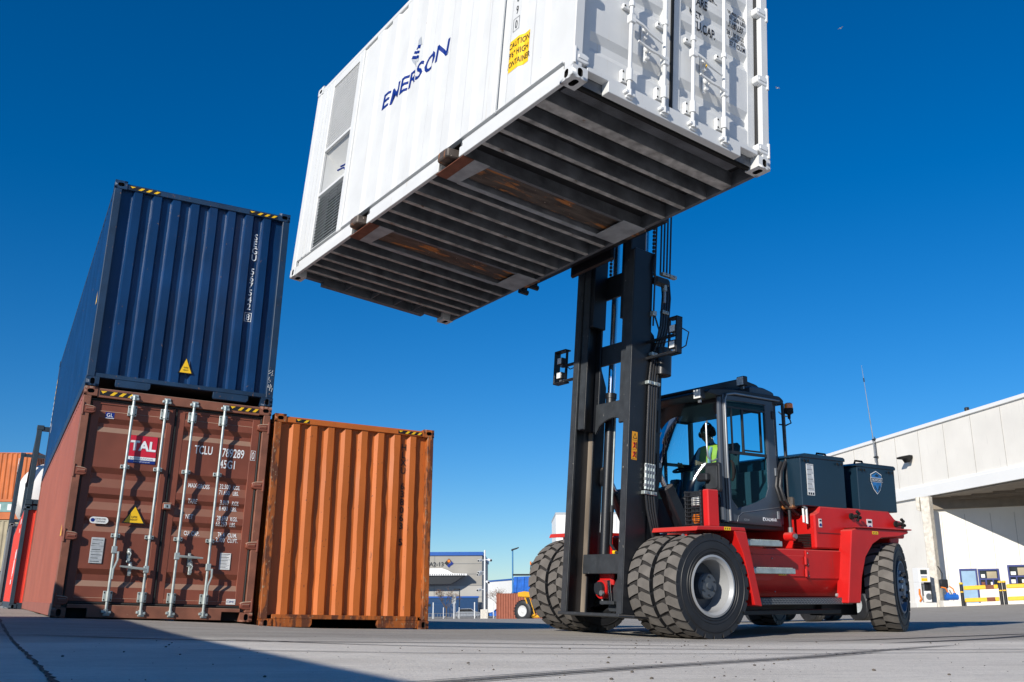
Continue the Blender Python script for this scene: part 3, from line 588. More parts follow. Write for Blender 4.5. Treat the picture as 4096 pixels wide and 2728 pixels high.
# --- blue high cube on top of it
def build_blue():
    F = F_STACK @ Matrix.Translation((0, 0, HC + 0.012))
    t = thing('shipping_container', 'navy blue container with a ribbed end wall, on top of the brown one', 'container', F, 'containers stacked in the yard')
    container_shell(t, 12.192, HC, 'navy_frame', 'navy', floor='black')
    pr = corr_end(t, 12.192, HC, 'navy_frame', 'navy')
    fo = [p[0] for p in pr]
    mb = MB()
    for k, ch in enumerate('SEGU 5675428'):
        if ch == ' ' : continue
        z = 2.43 - k * 0.106 - (0.05 if k > 10 else 0)
        mb.text(ch, 0.096, (lambda z: lambda a, b: (1.985 + a, interp(pr, 1.985 + a) - 0.006, z + b))(z), 'whiteink', 0.85, 'C', [f - 1.985 for f in fo], bold=0.012)
    z = 2.43 - 11 * 0.106 - 0.05
    for q in ([(1.937, z - 0.02), (1.944, z - 0.02), (1.944, z + 0.112), (1.937, z + 0.112)], [(2.028, z - 0.02), (2.035, z - 0.02), (2.035, z + 0.112), (2.028, z + 0.112)], [(1.944, z - 0.02), (2.028, z - 0.02), (2.028, z - 0.013), (1.944, z - 0.013)], [(1.944, z + 0.105), (2.028, z + 0.105), (2.028, z + 0.112), (1.944, z + 0.112)]):
        mb.poly(q, lambda a, b: (a, interp(pr, a) - 0.004, b), 'whiteink', fo)
    mb.build('container_number', t, 0)
    mb = MB()
    for m, s in (('blackink', 0.016), ('yellow', 0.0)):
        mb.prism([(1.215, 0.52 + s), (1.145 - s * 1.4, 0.325 - s * .6), (1.30 + s * 1.4, 0.325 - s * .6)], 'y', 0.012 - (0.0 if s else 0.004), 0.026, m)
    mb.text('SUPER', 0.022, lambda a, b: (1.222 + a, 0.006, 0.385 + b), 'blackink', 0.75, 'C'); mb.text('HEAVY', 0.022, lambda a, b: (1.222 + a, 0.006, 0.35 + b), 'blackink', 0.75, 'C'); mb.build('warning_triangle', t, 0)
    mb = MB()   # chalk scribble on the post
    for pts in ([(2.37, .50), (2.34, .485), (2.37, .46), (2.34, .44)], [(2.40, .50), (2.385, .46), (2.40, .455), (2.38, .42), (2.41, .43)], [(2.36, .40), (2.35, .36), (2.385, .34), (2.355, .315)], [(2.36, .29), (2.345, .25), (2.37, .24), (2.355, .27)], [(2.385, .30), (2.375, .20)], [(2.40, .28), (2.395, .24), (2.415, .24), (2.405, .19)]):
        mb.tube([(x, 0.002, z + 0.02) for x, z in pts], 0.0028, 'whiteink', 4)
    mb.build('chalk_mark', t, 0)
    mb = MB()   # lettering strip at the far end of the long side
    for k in range(9):
        z = 2.3 - k * 0.13
        mb.quad([(-0.0, 11.75, z), (-0.0, 11.95, z), (-0.0, 11.95, z + 0.09), (-0.0, 11.75, z + 0.09)], 'whiteink' if k > 3 else 'yellow')
    mb.quad([(-0.0, 11.0, 1.0), (-0.0, 11.12, 1.0), (-0.0, 11.12, 1.2), (-0.0, 11.0, 1.2)], 'whiteink'); mb.poly([(0, 1.18), (0.12, 1.18), (0.06, 1.36)], lambda a, b: (-0.001, 0.20 + a * 1.6, b), 'yellow'); mb.build('side_lettering', t, 0)
    return t
build_blue()
# --- orange container beside the stack
def build_orange():
    t = thing('shipping_container', 'rusty orange container standing alone on the ground right of the brown one', 'container', F_ORANGE, 'containers stacked in the yard')
    container_shell(t, 6.058, HC, 'orange_frame', 'orange', floor='black')
    pr = corr(0.10, W_ - 0.10, 0.2560, 0.092, 0.042, 0.080, 0.028, 0.080); fo = [p[0] for p in pr]; H = HC
    mb = MB(); mb.strip(dented(pr, 0.165, H - 0.10, 0.0042, 5), 'orange'); mb.build('end_wall', t, 12)
    mb = MB(); mb.prism([(0.012, H - 0.110), (0.012, H - 0.045), (0.05, H - 0.02), (0.10, H - 0.02), (0.10, H - 0.110)], 'x', 0.163, W_ - 0.163, 'orange', 0.003); mb.build('header', t, 20)
    mb = MB(); mb.box(0.163, W_ - 0.163, 0.014, 0.09, 0.118, 0.176, 'orange_frame', 0.004)
    for a, b in ((0.165, 0.72), (1.66, 2.265)): mb.prism([(a, 0.117), (a, 0.012), (b - 0.03, 0.012), (b, 0.05), (b, 0.117)] if a < 1 else [(a, 0.117), (a, 0.05), (a + 0.03, 0.012), (b, 0.012), (b, 0.117)], 'y', 0.016, 0.085, 'orange_frame', 0.004)
    mb.build('sill', t, 20)
    for q in ((0.30, 0.50, 2), (1.86, 2.25, 4)): mb = MB(); hazard(mb, q[0], q[1], H - 0.10, H - 0.05, 0.009, q[2]); mb.build('hazard_stripe', t, 0)
    mb = MB()
    for k, ch in enumerate('HLXU 638063 5'):
        if ch == ' ': continue
        z = 2.56 - k * 0.116
        mb.text(ch, 0.098, (lambda z: lambda a, b: (1.985 + a, interp(pr, 1.985 + a) - 0.006, z + b))(z), 'blackink', 0.88, 'C', [f - 1.985 for f in fo], bold=0.015)
    mb.build('container_number', t, 0)
    return t
build_orange()
# --- white container lifted on the forks
def build_white():
    t = thing('shipping_container', 'white container lifted high in the air on the forks of the red truck', 'container', F_WHITE)
    L, H = 6.058, HC
    container_shell(t, L, H, 'white', 'white', left=False, rails=False, floor=None)
    dprof = door_end(t, H, 'white', 'white', 'white_rod', hinge_m='white_rod')
    for a in (0.135, 1.20):
        pass
    rod_handle(t, 0.62, 0.86, 0.36, 'white_rod', level=-0.10); rod_handle(t, 1.03, 0.60, -0.34, 'white_rod', level=0.05)
    rod_handle(t, 1.39, 0.86, 0.36, 'white_rod', level=-0.10); rod_handle(t, 1.80, 0.60, -0.34, 'white_rod', level=0.05)
    for x, z, c in ((0.82, 0.83, None), (0.85, 0.63, None), (1.57, 0.83, 'yellow'), (1.60, 0.63, None)): hasp(t, x, z, 'white_rod', c)
    for q, x, z, h in (('MAX.GR.', 1.47, 1.665, 0.10), ('TARE', 1.45, 1.52, 0.10), ('NET', 1.45, 1.385, 0.10), ('CU.CAP.', 1.45, 1.235, 0.10)): stencil(t, dprof, q, x, z, h, 0.62, 'blackink')
    for k, q in enumerate(('30.480 KGS', '67.200 LBS', '5.180 LBS', '28.130 KGS', '62.020 LBS', '37.1 CU.M')): stencil(t, dprof, q, 1.96, 1.66 - k * 0.078, 0.056, 0.66, 'blackink', 'weight_lettering')
    # long side with vents
    YV = 4.60
    o, pr = side_panel('side_panel', t, 0, 1, L, 0.228, H - 0.095, 'white', 0.12, YV, dict(pitch=0.40, fo=0.15, sl=0.055, fi=0.14, d=0.036)); fo = [p[0] for p in pr]
    mb = MB(); mb.prism([(0.012, 0.222), (0.012, 0.232), (0.10, 0.232), (0.10, 0.19), (0.070, 0.206)], 'y', 0.178, L - 0.178, 'white')
    mb.build('rail_ledge', t, 10)
    segs = ((0.178, 1.82), (2.22, 3.83), (4.23, L - 0.178))
    for a, b in segs:
        mb = MB(); mb.box(0.006, 0.05, a, b, 0.004, 0.112, 'white', 0.004); mb.box(0.030, 0.08, a, b, 0.1125, 0.196, 'white', 0.003); mb.build('bottom_rail', t, 20)
        mb = MB(); mb.box(W_ - 0.05, W_ - 0.006, a, b, 0.004, 0.163, 'underbody', 0.004); mb.build('bottom_rail', t, 20)
    for a, b in ((1.82, 2.22), (3.83, 4.23)):
        mb = MB(); mb.box(0.02, W_ - 0.02, a - 0.012, a, 0.004, 0.165, 'underbody'); mb.box(0.02, W_ - 0.02, b, b + 0.012, 0.004, 0.165, 'underbody'); mb.box(0.012, W_ - 0.02, a, b, 0.158, 0.170, 'black')
        mb.build('fork_pocket', t, 0)
        mb = MB(); mb.box(0.02, 0.15, a - 0.06, b + 0.06, -0.004, 0.003, 'rustplate'); mb.build('pocket_strap', t, 0)
        mb = MB(); mb.prism([(0.1505, a - 0.06), (0.34, a - 0.06), (0.28, b + 0.06), (0.1505, b + 0.06)], 'z', -0.004, 0.003, 'pocket'); mb.build('pocket_strap', t, 0)
        mb = MB(); mb.box(W_ - 0.34, W_ - 0.03, a - 0.06, b + 0.06, -0.004, 0.003, 'pocket'); mb.build('pocket_strap', t, 0)
        mb = MB(); mb.box(0.28, W_ - 0.34, b + 0.0125, b + 0.075, -0.003, 0.004, 'pocket'); mb.box(0.28, W_ - 0.34, a - 0.05, a - 0.0125, -0.003, 0.004, 'underbody'); mb.build('pocket_edge', t, 0)
    for y in (0.467, 0.811, 1.117, 1.424, 2.431, 2.737, 3.008, 3.326, 3.60, 4.542, 4.846, 5.106, 5.357, 5.605):
        mb = MB(); fl = 0.12 if y < 0.5 else 0.045
        mb.box(0.05, W_ - 0.05, y - 0.006, y, 0.0125, 0.158, 'underbody'); mb.box(0.05, W_ - 0.05, y - 0.006, y + fl, 0.004, 0.012, 'lip'); mb.box(0.05, W_ - 0.05, y, y + 0.045, 0.150, 0.158, 'underfloor')
        mb.build('cross_member', t, 0)
    mb = MB(); mb.box(0.05, W_ - 0.05, 0.10, L - 0.06, 0.1585, 0.178, 'underfloor'); mb.build('floor', t, 0)
    mb = MB(); mb.prism([(0.10, 0.02), (0.14, 0.095), (0.40, 0.110), (0.40, 0.12), (0.10, 0.118)], 'x', 0.17, W_ - 0.17, 'underbody'); mb.build('door_sill_plate', t, 20)
    mb = MB(); mb.box(0.163, 0.44, L - 0.10, L - 0.01, 0.055, 0.118, 'underbody'); mb.box(W_ - 0.44, W_ - 0.163, L - 0.10, L - 0.01, 0.055, 0.118, 'underbody'); mb.box(0.44, W_ - 0.44, L - 0.10, L - 0.01, 0.004, 0.118, 'underbody')
    for x in (0.75, 1.15, 1.5, 1.8): mb.box(x, x + 0.01, L - 0.42, L - 0.1, 0.01, 0.15, 'underbody')
    mb.build('end_sill', t, 0)
    # vent bay at the far end of the long side
    fy0, fy1 = 4.72, 5.50
    mb = MB(); mb.box(0.010, 0.05, YV, fy0, 0.205, H - 0.095, 'white', 0.006); mb.box(0.010, 0.05, fy1, L - 0.13, 0.205, H - 0.095, 'white', 0.006); mb.box(0.010, 0.05, fy0, fy1, 2.68, H - 0.095, 'white', 0.003)
    mb.box(0.010, 0.05, fy0, fy1, 1.66, 1.70, 'white', 0.003); mb.box(0.010, 0.06, fy0, fy1, 0.99, 1.03, 'white', 0.003)
    for y in (5.62, 5.74): mb.box(0.004, 0.012, y, y + 0.035, 0.21, H - 0.1, 'white')
    mb.build('vent_frame', t, 20)
    mb = MB(); mb.box(0.075, 0.085, fy0, fy1, 1.70, 2.68, 'cabdark')
    for k in range(27): y = fy0 + 0.015 + k * 0.0287; mb.box(0.028, 0.034, y, y + 0.010, 1.70, 2.68, 'white')
    for k in range(34): z = 1.712 + k * 0.0288; mb.box(0.024, 0.028, fy0, fy1, z, z + 0.010, 'white')
    mb.build('mesh_grille', t, 0)
    mb = MB()
    mb.quad([(0.05, fy0, 1.66), (0.05, fy1, 1.66), (0.30, fy1, 1.42), (0.30, fy0, 1.42)], 'white'); mb.quad([(0.30, fy0, 1.42), (0.30, fy1, 1.42), (0.30, fy1, 1.03), (0.30, fy0, 1.03)], 'white')
    mb.quad([(0.05, fy1, 1.66), (0.30, fy1, 1.42), (0.30, fy1, 1.03), (0.05, fy1, 1.03)], 'white'); mb.quad([(0.05, fy0, 1.66), (0.30, fy0, 1.42), (0.30, fy0, 1.03), (0.05, fy0, 1.03)], 'white'); mb.quad([(0.05, fy0, 1.03), (0.30, fy0, 1.03), (0.30, fy1, 1.03), (0.05, fy1, 1.03)], 'white')
    mb.build('valve_recess', t, 0)
    mb = MB(); mb.tube([(0.24, 4.98, 1.04), (0.20, 4.96, 1.14), (0.12, 4.94, 1.16)], 0.035, 'chrome', 10); mb.tube([(0.22, 4.90, 1.04), (0.20, 4.88, 1.13), (0.10, 4.86, 1.14)], 0.03, 'chrome', 10)
    mb.box(0.10, 0.20, 4.86, 5.0, 1.10, 1.13, 'steelgrey', 0.008)
    mb.build('valve', t, 40)
    for dy, dz in ((0, 0), (0.09, 0.02)):
        mb = MB(); mb.tube([(0.14, 4.92 - dy, 1.17), (0.10, 4.98 - dy, 1.25 + dz), (0.09, 5.14 - dy, 1.27 + dz)], 0.012, 'blueink', 8); mb.build('valve_lever', t, 40)
    mb = MB(); mb.box(0.16, 0.17, fy0, fy1, 0.21, 0.99, 'black')
    for k in range(17): z = 0.235 + k * 0.045; mb.prism([(0.03, z), (0.055, z + 0.008), (0.055, z + 0.012), (0.03, z + 0.004)], 'y', fy0, fy1, 'plate')
    for y in (4.97, 5.22): mb.box(0.056, 0.062, y, y + 0.012, 0.21, 0.99, 'steelgrey')
    mb.build('louvre', t, 0)
    mb = MB(); mb.box(0.006, 0.030, 2.0, 2.035, 0.21, H - 0.1, 'white', 0.004) if False else mb.box(-0.004, 0.02, 1.20, 1.235, 0.206, H - 0.1, 'white', 0.004); mb.build('side_seam', t, 20)
    # markings on the long side; they follow the ribs
    flats = [(a[0] + b[0]) / 2 for a, b in zip(pr, pr[1:]) if a[1] == b[1] and a[1] < 0.02]; YN = min(flats, key=lambda q: abs(q - 1.02))
    def side(y0, z0): return lambda a, b: (interp(pr, y0 - a) - 0.004, y0 - a, z0 + b)
    mb = MB(); yc, w = min([(a[0] + b[0]) / 2 for a, b in zip(pr, pr[1:]) if a[1] == b[1] and a[1] < 0.02], key=lambda q: abs(q - 0.90)) - 0.06, 0.30
    mb.poly([(-0.15, 0.555), (0.15, 0.555), (0.15, 0.905), (-0.15, 0.905)], lambda a, b: (interp(pr, yc - a) - 0.003, yc - a, b), 'yellow', [yc - f for f in fo])
    for k, s in enumerate(('CAUTION', "9'6\" HIGH", 'CONTAINER')): mb.text(s, 0.066, (lambda z: lambda a, b: (interp(pr, yc - a) - 0.006, yc - a, z + b))(0.81 - k * 0.105), 'blackink', 0.72 if k != 2 else 0.66, 'C', [yc - f for f in fo], bold=0.01)
    mb.build('caution_sticker', t, 0)
    mb = MB()
    for z, ch in ((1.025, '0'), (1.19, '9'), (1.33, '0'), (1.47, '2'), (1.61, '7')): mb.text(ch, 0.095, (lambda z: lambda a, b: (interp(pr, YN - a) - 0.004, YN - a, z + b))(z), 'blackink', 0.62, 'C', [YN - f for f in fo])
    mb.build('container_number', t, 0)
    mb = MB()
    for q in ((-0.05, -0.046, 1.0, 1.145), (0.046, 0.05, 1.0, 1.145), (-0.046, 0.046, 1.0, 1.004), (-0.046, 0.046, 1.141, 1.145)): mb.poly([(q[0], q[2]), (q[1], q[2]), (q[1], q[3]), (q[0], q[3])], lambda a, b: (interp(pr, YN - a) - 0.004, YN - a, b), 'blackink', [YN - f for f in fo])
    mb.build('check_digit_box', t, 0)
    mb = MB(); mb.text('EMERSON', 0.205, lambda a, b: (interp(pr, 3.82 - a) - 0.004, 3.82 - a, 1.50 + b), 'blueink', 1.20, 'L', [3.82 - f for f in fo], slant=0.12, bold=0.018)
    mb.text('TM', 0.028, side(2.36, 1.50), 'greyink', 0.8); mb.build('company_name', t, 0)
    mb = MB()
    for m, P in (('greyink', [(2.98, 2.078), (2.936, 1.945), (3.059, 2.002), (3.04, 2.056)]), ('blueink', [(3.085, 2.015), (2.964, 1.958), (2.974, 1.916), (3.118, 1.986)]), ('blueink', [(3.154, 1.985), (2.975, 1.881), (2.99, 1.853), (3.169, 1.958)]),
                 ('blueink', [(3.189, 1.938), (2.981, 1.822), (2.984, 1.781), (3.22, 1.911)]), ('greyink', [(3.22, 1.905), (3.074, 1.814), (3.017, 1.684), (3.16, 1.826)]), ('plate', [(3.07, 1.81), (2.984, 1.775), (2.993, 1.736)])):
        mb.poly([(-p[0], p[1]) for p in P], lambda a, b: (interp(pr, -a) - 0.004, -a, b), m, [-f for f in fo])
    mb.build('company_emblem', t, 0)
    mb = MB(); mb.box(0.162, W_ - 0.162, L - 0.02, L - 0.004, 0.2, H - 0.12, 'white'); mb.build('far_wall', t, 0)
    return t
build_white()

# ------------------------------------------------------------------ the lift truck
def tyre(R_, w, n=24):
    """tyre with staggered lugs around the Y axis"""
    mb = MB(); hw = w / 2; rb = R_ - 0.020
    prof = [(0.300, -hw * 0.80), (0.315, -hw * 0.92), (0.36, -hw * 0.985), (0.43, -hw), (R_ - 0.085, -hw * 0.985), (R_ - 0.05, -hw * 0.97), (rb - 0.004, -hw * 0.93), (rb, -hw * 0.86)]
    mb.lathe(prof, (0, 0, 0), (0, 1, 0), 'rubber', 56); mb.lathe([(r, -h) for r, h in prof], (0, 0, 0), (0, 1, 0), 'rubber', 56)
    mb.lathe([(rb, -hw * 0.86), (rb, hw * 0.86)], (0, 0, 0), (0, 1, 0), 'groove', 56)
    for rr in (0.352, 0.385, 0.47): mb.lathe([(rr - 0.004, -hw * 0.99), (rr, -hw - 0.004), (rr + 0.004, -hw * 0.99)], (0, 0, 0), (0, 1, 0), 'rubber', 56)
    P = 2 * math.pi / n
    shape = [(0.085, -0.50), (0.50, -0.50), (0.865, -0.50), (0.995, -0.34), (1.115, -0.17), (1.03, -0.07), (0.94, 0.012), (0.495, 0.012), (0.385, -0.17), (0.235, -0.34)]
    mt, mg = mb._mi('tread'), mb._mi('groove')
    for k in range(n):
        for sd in (1, -1):
            top, bot = [], []
            for (s, tt) in shape:
                a = (s + k + (0.5 if sd < 0 else 0)) * P; y = tt * w * sd; sh = 1 if abs(tt) < 0.49 else 0
                rt = R_ if sh else R_ - 0.010
                top.append(mb.bm.verts.new((rt * math.sin(a), y * (1 if sh else 0.985), rt * math.cos(a)))); r0 = rb - (0.002 if sh else 0.05)
                bot.append(mb.bm.verts.new((r0 * math.sin(a), y * (1 if sh else 0.97), r0 * math.cos(a))))
            f = mb.bm.faces.new(top); f.material_index = mt
            for i in range(len(top)):
                j = (i + 1) % len(top); f = mb.bm.faces.new((top[i], bot[i], bot[j], top[j])); f.material_index = mg if not (shape[i][1] == -0.5 and shape[j][1] == -0.5) else mb._mi('rubber')
    return mb.mesh('tyre', 30)
def rim_front(side):
    mb = MB(); s = side     # s = +1: dish opens towards -Y
    mb.lathe([(0.318, -0.160), (0.322, -0.176), (0.300, -0.180), (0.288, -0.165), (0.272, -0.145)], (0, 0, 0), (0, s, 0), 'rim', 48)
    mb.lathe([(0.272, -0.145), (0.262, -0.06), (0.255, 0.06)], (0, 0, 0), (0, s, 0), 'rim', 48)
    mb.lathe([(0.255, 0.06), (0.20, 0.055), (0.135, 0.03)], (0, 0, 0), (0, s, 0), 'rimdark', 40)
    return mb.mesh('rim', 35)
def hub_front(side):
    mb = MB(); s = side
    mb.lathe([(0.138, 0.05), (0.136, -0.085), (0.122, -0.10), (0.035, -0.102), (0.033, -0.12), (0.001, -0.122)], (0, 0, 0), (0, s, 0), 'rimdark', 32)
    for k in range(6): a = k * math.pi / 3; c = Vector((0.095 * math.sin(a), -0.10 * s, 0.095 * math.cos(a))); mb.cyl(c, c + Vector((0, -0.012 * s, 0)), 0.010, 'cabdark', n=6)
    return mb.mesh('hub', 35)
def rim_rear(side):
    mb = MB(); s = side
    mb.lathe([(0.318, -0.150), (0.322, -0.178), (0.300, -0.180), (0.290, -0.14), (0.27, -0.10), (0.235, -0.11), (0.20, -0.165), (0.12, -0.185), (0.11, -0.20), (0.001, -0.205)], (0, 0, 0), (0, s, 0), 'rimblue', 40)
    for k in range(10): a = k * math.pi / 5; c = Vector((0.165 * math.sin(a), -0.165 * s, 0.165 * math.cos(a))); mb.cyl(c, c + Vector((0, -0.055 * s, 0)), 0.018, 'cabdark', n=6)
    return mb.mesh('rim', 35)
def rounded(pts, r=0.03, n=3):
    out = []; N = len(pts)
    for i in range(N):
        p, a, b = Vector(pts[i]), Vector(pts[i - 1]), Vector(pts[(i + 1) % N])
        d1 = (a - p); d2 = (b - p); l = min(r, d1.length * .45, d2.length * .45); q1 = p + d1.normalized() * l; q2 = p + d2.normalized() * l
        for k in range(n + 1): t = k / n; out.append(tuple(q1 * (1 - t) ** 2 + p * 2 * t * (1 - t) + q2 * t * t))
    return out
def work_lamp(parent, x, y, z, s=0.075, dirx=-1):
    mb = MB(); mb.box(x - 0.03, x + 0.045, y - s * .62, y + s * .62, z - s * .6, z + s * .6, 'cabdark', 0.01); mb.box(x - 0.036, x - 0.0305, y - s * .52, y + s * .52, z - s * .5, z + s * .5, 'lens', 0.002); mb.box(x, x + 0.02, y - 0.02, y + 0.02, z - s * .95, z - s * .6, 'steelgrey')
    return mb.build('work_lamp', parent, 30)
def build_truck():
    t = thing('lift_truck', 'red and dark grey heavy lift truck holding the white container up', 'lift truck', F_TRUCK)
    # ---- wheels
    me = tyre(0.55, 0.345); rf = {1: rim_front(1), -1: rim_front(-1)}; hf = {1: hub_front(1), -1: hub_front(-1)}; rr = {1: rim_rear(1), -1: rim_rear(-1)}
    def wheel(a, b, side, front, steer=0.0, rot=0.0):
        o = bpy.data.objects.new('wheel', me); COL.objects.link(o); o.parent = t; o.location = (a, b, 0.55); o.rotation_euler = (0, rot, steer)
        for nm, m in (('rim', (rf if front else rr)[side]),) + ((('hub', hf[side]),) if front else ()):
            r = bpy.data.objects.new(nm, m); COL.objects.link(r); r.parent = o
        return o
    for sd in (1, -1):
        wheel(0, -1.115 * sd, sd, True, rot=0.05); wheel(0, -0.715 * sd, sd, True, rot=0.12)
        wheel(3.45, -0.99 * sd, sd, False, steer=R(24), rot=0.1)
    # ---- chassis and body
    mb = MB(); mb.box(0.35, 3.25, -0.62, 0.62, 0.24, 0.44, 'mast', 0.01); mb.box(0.55, 2.5, -0.98, -0.80, 0.235, 0.285, 'cabdark', 0.005); mb.box(0.55, 2.5, 0.80, 0.98, 0.235, 0.285, 'cabdark', 0.005); mb.box(2.5, 3.2, -0.7, -0.5, 0.2, 0.4, 'cabdark', 0.01); mb.build('chassis', t, 20)
    mb = MB(); mb.cyl((0, -0.9, 0.55), (0, 0.9, 0.55), 0.17, 'cabdark', n=20); mb.box(-0.2, 0.25, -0.28, 0.28, 0.35, 0.80, 'mast', 0.04); mb.build('drive_axle', t, 30)
    mb = MB(); mb.cyl((3.45, -0.85, 0.55), (3.45, 0.85, 0.55), 0.09, 'cabdark', n=16); mb.box(3.3, 3.6, -0.5, 0.5, 0.42, 0.68, 'cabdark', 0.03); mb.build('steer_axle', t, 30)
    mb = MB(); prof = [(-1.05, 0.975), (-1.05, 0.62), (-0.93, 0.43), (0.93, 0.43), (1.05, 0.62), (1.05, 0.975)]
    mb.prism(prof, 'x', 0.55, 2.62, 'red', 0.012); mb.build('side_body', t, 20)
    mb = MB()   # raised service doors on the side panels
    mb.box(0.80, 1.76, -1.062, -1.045, 0.66, 0.90, 'red', 0.004); mb.box(1.80, 2.58, -1.064, -1.045, 0.64, 0.965, 'red', 0.004); mb.build('service_door', t, 20)
    mb = MB()
    for z in (0.66, 0.80): mb.cyl((1.775, -1.075, z), (1.775, -1.075, z + 0.09), 0.016, 'red', n=10)
    mb.build('door_hinge', t, 30)
    mb = MB()
    for a, z in ((1.83, 0.93), (1.83, 0.80), (1.83, 0.67), (1.2, 0.86), (1.22, 0.49), (2.54, 0.93)): mb.sphere((a, -1.066, z), 0.009, 'steelgrey', 8)
    for a, z in ((2.36, 0.45), (2.47, 0.45)): mb.cyl((a, -1.03, z), (a, -1.06, z), 0.022, 'rim', n=12)
    mb.build('bolt_heads', t, 30)
    # hood and counterweight
    hood = [(2.02, 0.99), (2.02, 1.40), (2.10, 1.43), (2.13, 1.50), (3.52, 1.50), (3.66, 1.39), (3.78, 1.38), (3.82, 1.26), (3.82, 1.16), (2.9, 1.16), (2.70, 0.99)]
    mb = MB(); mb.prism(hood, 'y', -1.05, 1.05, 'red', 0.018); mb.build('hood', t, 20)
    mb = MB(); mb.prism([(2.70, 0.99), (2.9, 1.155), (3.92, 1.155), (4.02, 0.98), (4.0, 0.50), (2.72, 0.45), (2.65, 0.6)], 'y', -0.60, 0.60, 'red', 0.02); mb.build('counterweight', t, 20)
    for sg in (-1, 1):
        q = sorted((sg * 1.06, sg * 0.62)); mb = MB(); mb.prism([(3.48, 1.155), (3.68, 1.155), (3.66, 1.08), (3.48, 0.96)], 'y', q[0], q[1], 'red', 0.01); mb.build('rear_wing', t, 20)
        q = sorted((sg * 1.21, sg * 1.03)); mb = MB()
        mb.prism([(2.34, 0.36), (2.58, 0.36), (2.64, 0.66), (2.74, 0.90), (2.90, 1.06), (3.08, 1.14), (3.45, 1.17), (3.66, 1.215), (3.66, 1.25), (2.60, 1.25), (2.50, 1.22)], 'y', q[0], q[1], 'red', 0.010)
        mb.prism([(2.55, 1.252), (2.72, 1.268), (3.70, 1.268), (3.70, 1.252)], 'y', *sorted((sg * 1.235, sg * 1.0)), 'red', 0.004); mb.build('rear_fender', t, 20)
        # front fender
        q = sorted((sg * 1.285, sg * 0.60)); mb = MB()
        mb.prism([(-0.225, 1.115), (-0.20, 1.165), (0.0, 1.172), (0.53, 1.172), (0.545, 1.13), (0.40, 1.135), (-0.18, 1.125)], 'y', q[0], q[1], 'red', 0.006)
        mb.prism([(0.36, 1.133), (0.546, 1.128), (0.745, 0.335), (0.63, 0.35), (0.565, 0.60), (0.48, 0.90)], 'y', *sorted((sg * 1.285, sg * 1.06)), 'red', 0.006)
        mb.prism([(0.55, 0.44), (0.62, 0.44), (0.56, 1.13), (0.50, 1.13)], 'y', *sorted((sg * 1.06, sg * 0.55)), 'red', 0.004)
        mb.build('front_fender', t, 20)
        mb = MB(); mb.box(-0.16, -0.10, *sorted((sg * 1.0, sg * 1.08)), 1.03, 1.12, 'red', 0.006); mb.cyl((-0.165, sg * 1.04, 1.07), (-0.18, sg * 1.04, 1.07), 0.022, 'steelgrey', n=10); mb.build('fender_bracket', t, 30)
    mb = MB(); mb.box(0.10, 0.60, -0.52, 0.52, 0.80, 1.125, 'red', 0.02); mb.box(-0.25, 0.10, -0.30, -0.20, 0.70, 0.95, 'red', 0.02); mb.box(-0.28, -0.2, 0.02, 0.26, 0.50, 0.70, 'red', 0.03); mb.build('front_frame', t, 20)
    mb = MB(); mb.cyl((-0.36, 0.12, 0.50), (-0.24, 0.12, 0.50), 0.105, 'red', n=20); mb.cyl((-0.40, 0.12, 0.51), (-0.36, 0.12, 0.51), 0.075, 'cabdark', n=14); mb.cyl((-0.42, 0.05, 0.46), (-0.39, 0.05, 0.46), 0.03, 'steelgrey', n=10); mb.build('brake_unit', t, 30)
    mb = MB(); mb.cyl((-0.36, -0.02, 0.60), (-0.36, -0.05, 0.33), 0.018, 'chrome', n=10); mb.cyl((-0.33, 0.13, 0.42), (-0.33, 0.12, 0.33), 0.016, 'steelgrey', n=10); mb.box(-0.40, -0.28, -0.14, 0.10, 0.335, 0.375, 'mast_face', 0.006); mb.build('tie_rod', t, 30)
    mb = MB(); mb.box(0.88, 2.56, -1.115, -1.02, 0.345, 0.425, 'tread_plate', 0.006)
    for k in range(62):
        for j in range(3):
            a = 0.95 + k * 0.0258 + (0.013 if j % 2 else 0); z = 0.362 + j * 0.022; s = 1 if (k + j) % 2 else -1
            mb.quad([(a, -1.117, z - 0.004), (a + 0.012, -1.117, z - 0.004 + s * 0.006), (a + 0.012, -1.117, z + 0.003 + s * 0.006), (a, -1.117, z + 0.003)], 'rim')
    mb.build('running_board', t, 20)
    for a0, a1, z0, z1 in ((0.58, 1.17, 0.985, 1.045), (0.63, 1.37, 0.685, 0.745)):
        mb = MB(); mb.box(a0, a1, -1.255, -1.03, z0, z1, 'galv', 0.006)
        for k in range(int((a1 - a0) / 0.03)): mb.box(a0 + 0.008 + k * 0.03, a0 + 0.020 + k * 0.03, -1.24, -1.05, z1, z1 + 0.010, 'galv')
        mb.prism([(a0 + 0.1, z0), (a1 - 0.12, z0), (a1 - 0.25, z0 - 0.07), (a0 + 0.22, z0 - 0.07)], 'y', -1.09, -1.064, 'red'); mb.build('step', t, 20)
    mb = MB()
    for k in range(9): mb.box(2.002, 2.014, -0.985, -0.72, 1.005 + k * 0.019, 1.014 + k * 0.019, 'black')
    mb.build('vent_grille', t, 0)
    mb = MB(); mb.box(2.60, 2.03, -1.054, -1.05, 1.175, 1.181, 'cabdark') if False else mb.box(2.06, 2.52, -1.056, -1.052, 1.174, 1.180, 'cabdark'); mb.build('panel_joint', t, 0)
    for a, z in ((2.72, 1.40), (3.63, 1.34)):
        mb = MB(); mb.cyl((a, -1.05, z), (a, -1.075, z), 0.04, 'black', n=12); mb.tube([(a, -1.09, z), (a + 0.01, -1.15, z - 0.01), (a + 0.015, -1.17, z - 0.02)], 0.022, 'black', 8)
        for dx, dz in ((0.03, 0.03), (0.05, -0.02), (-0.03, 0.0), (0.0, 0.05), (0.0, -0.05)): mb.sphere((a + dx, -1.15, z + dz), 0.022, 'black', 8)
        mb.build('hood_latch', t, 30)
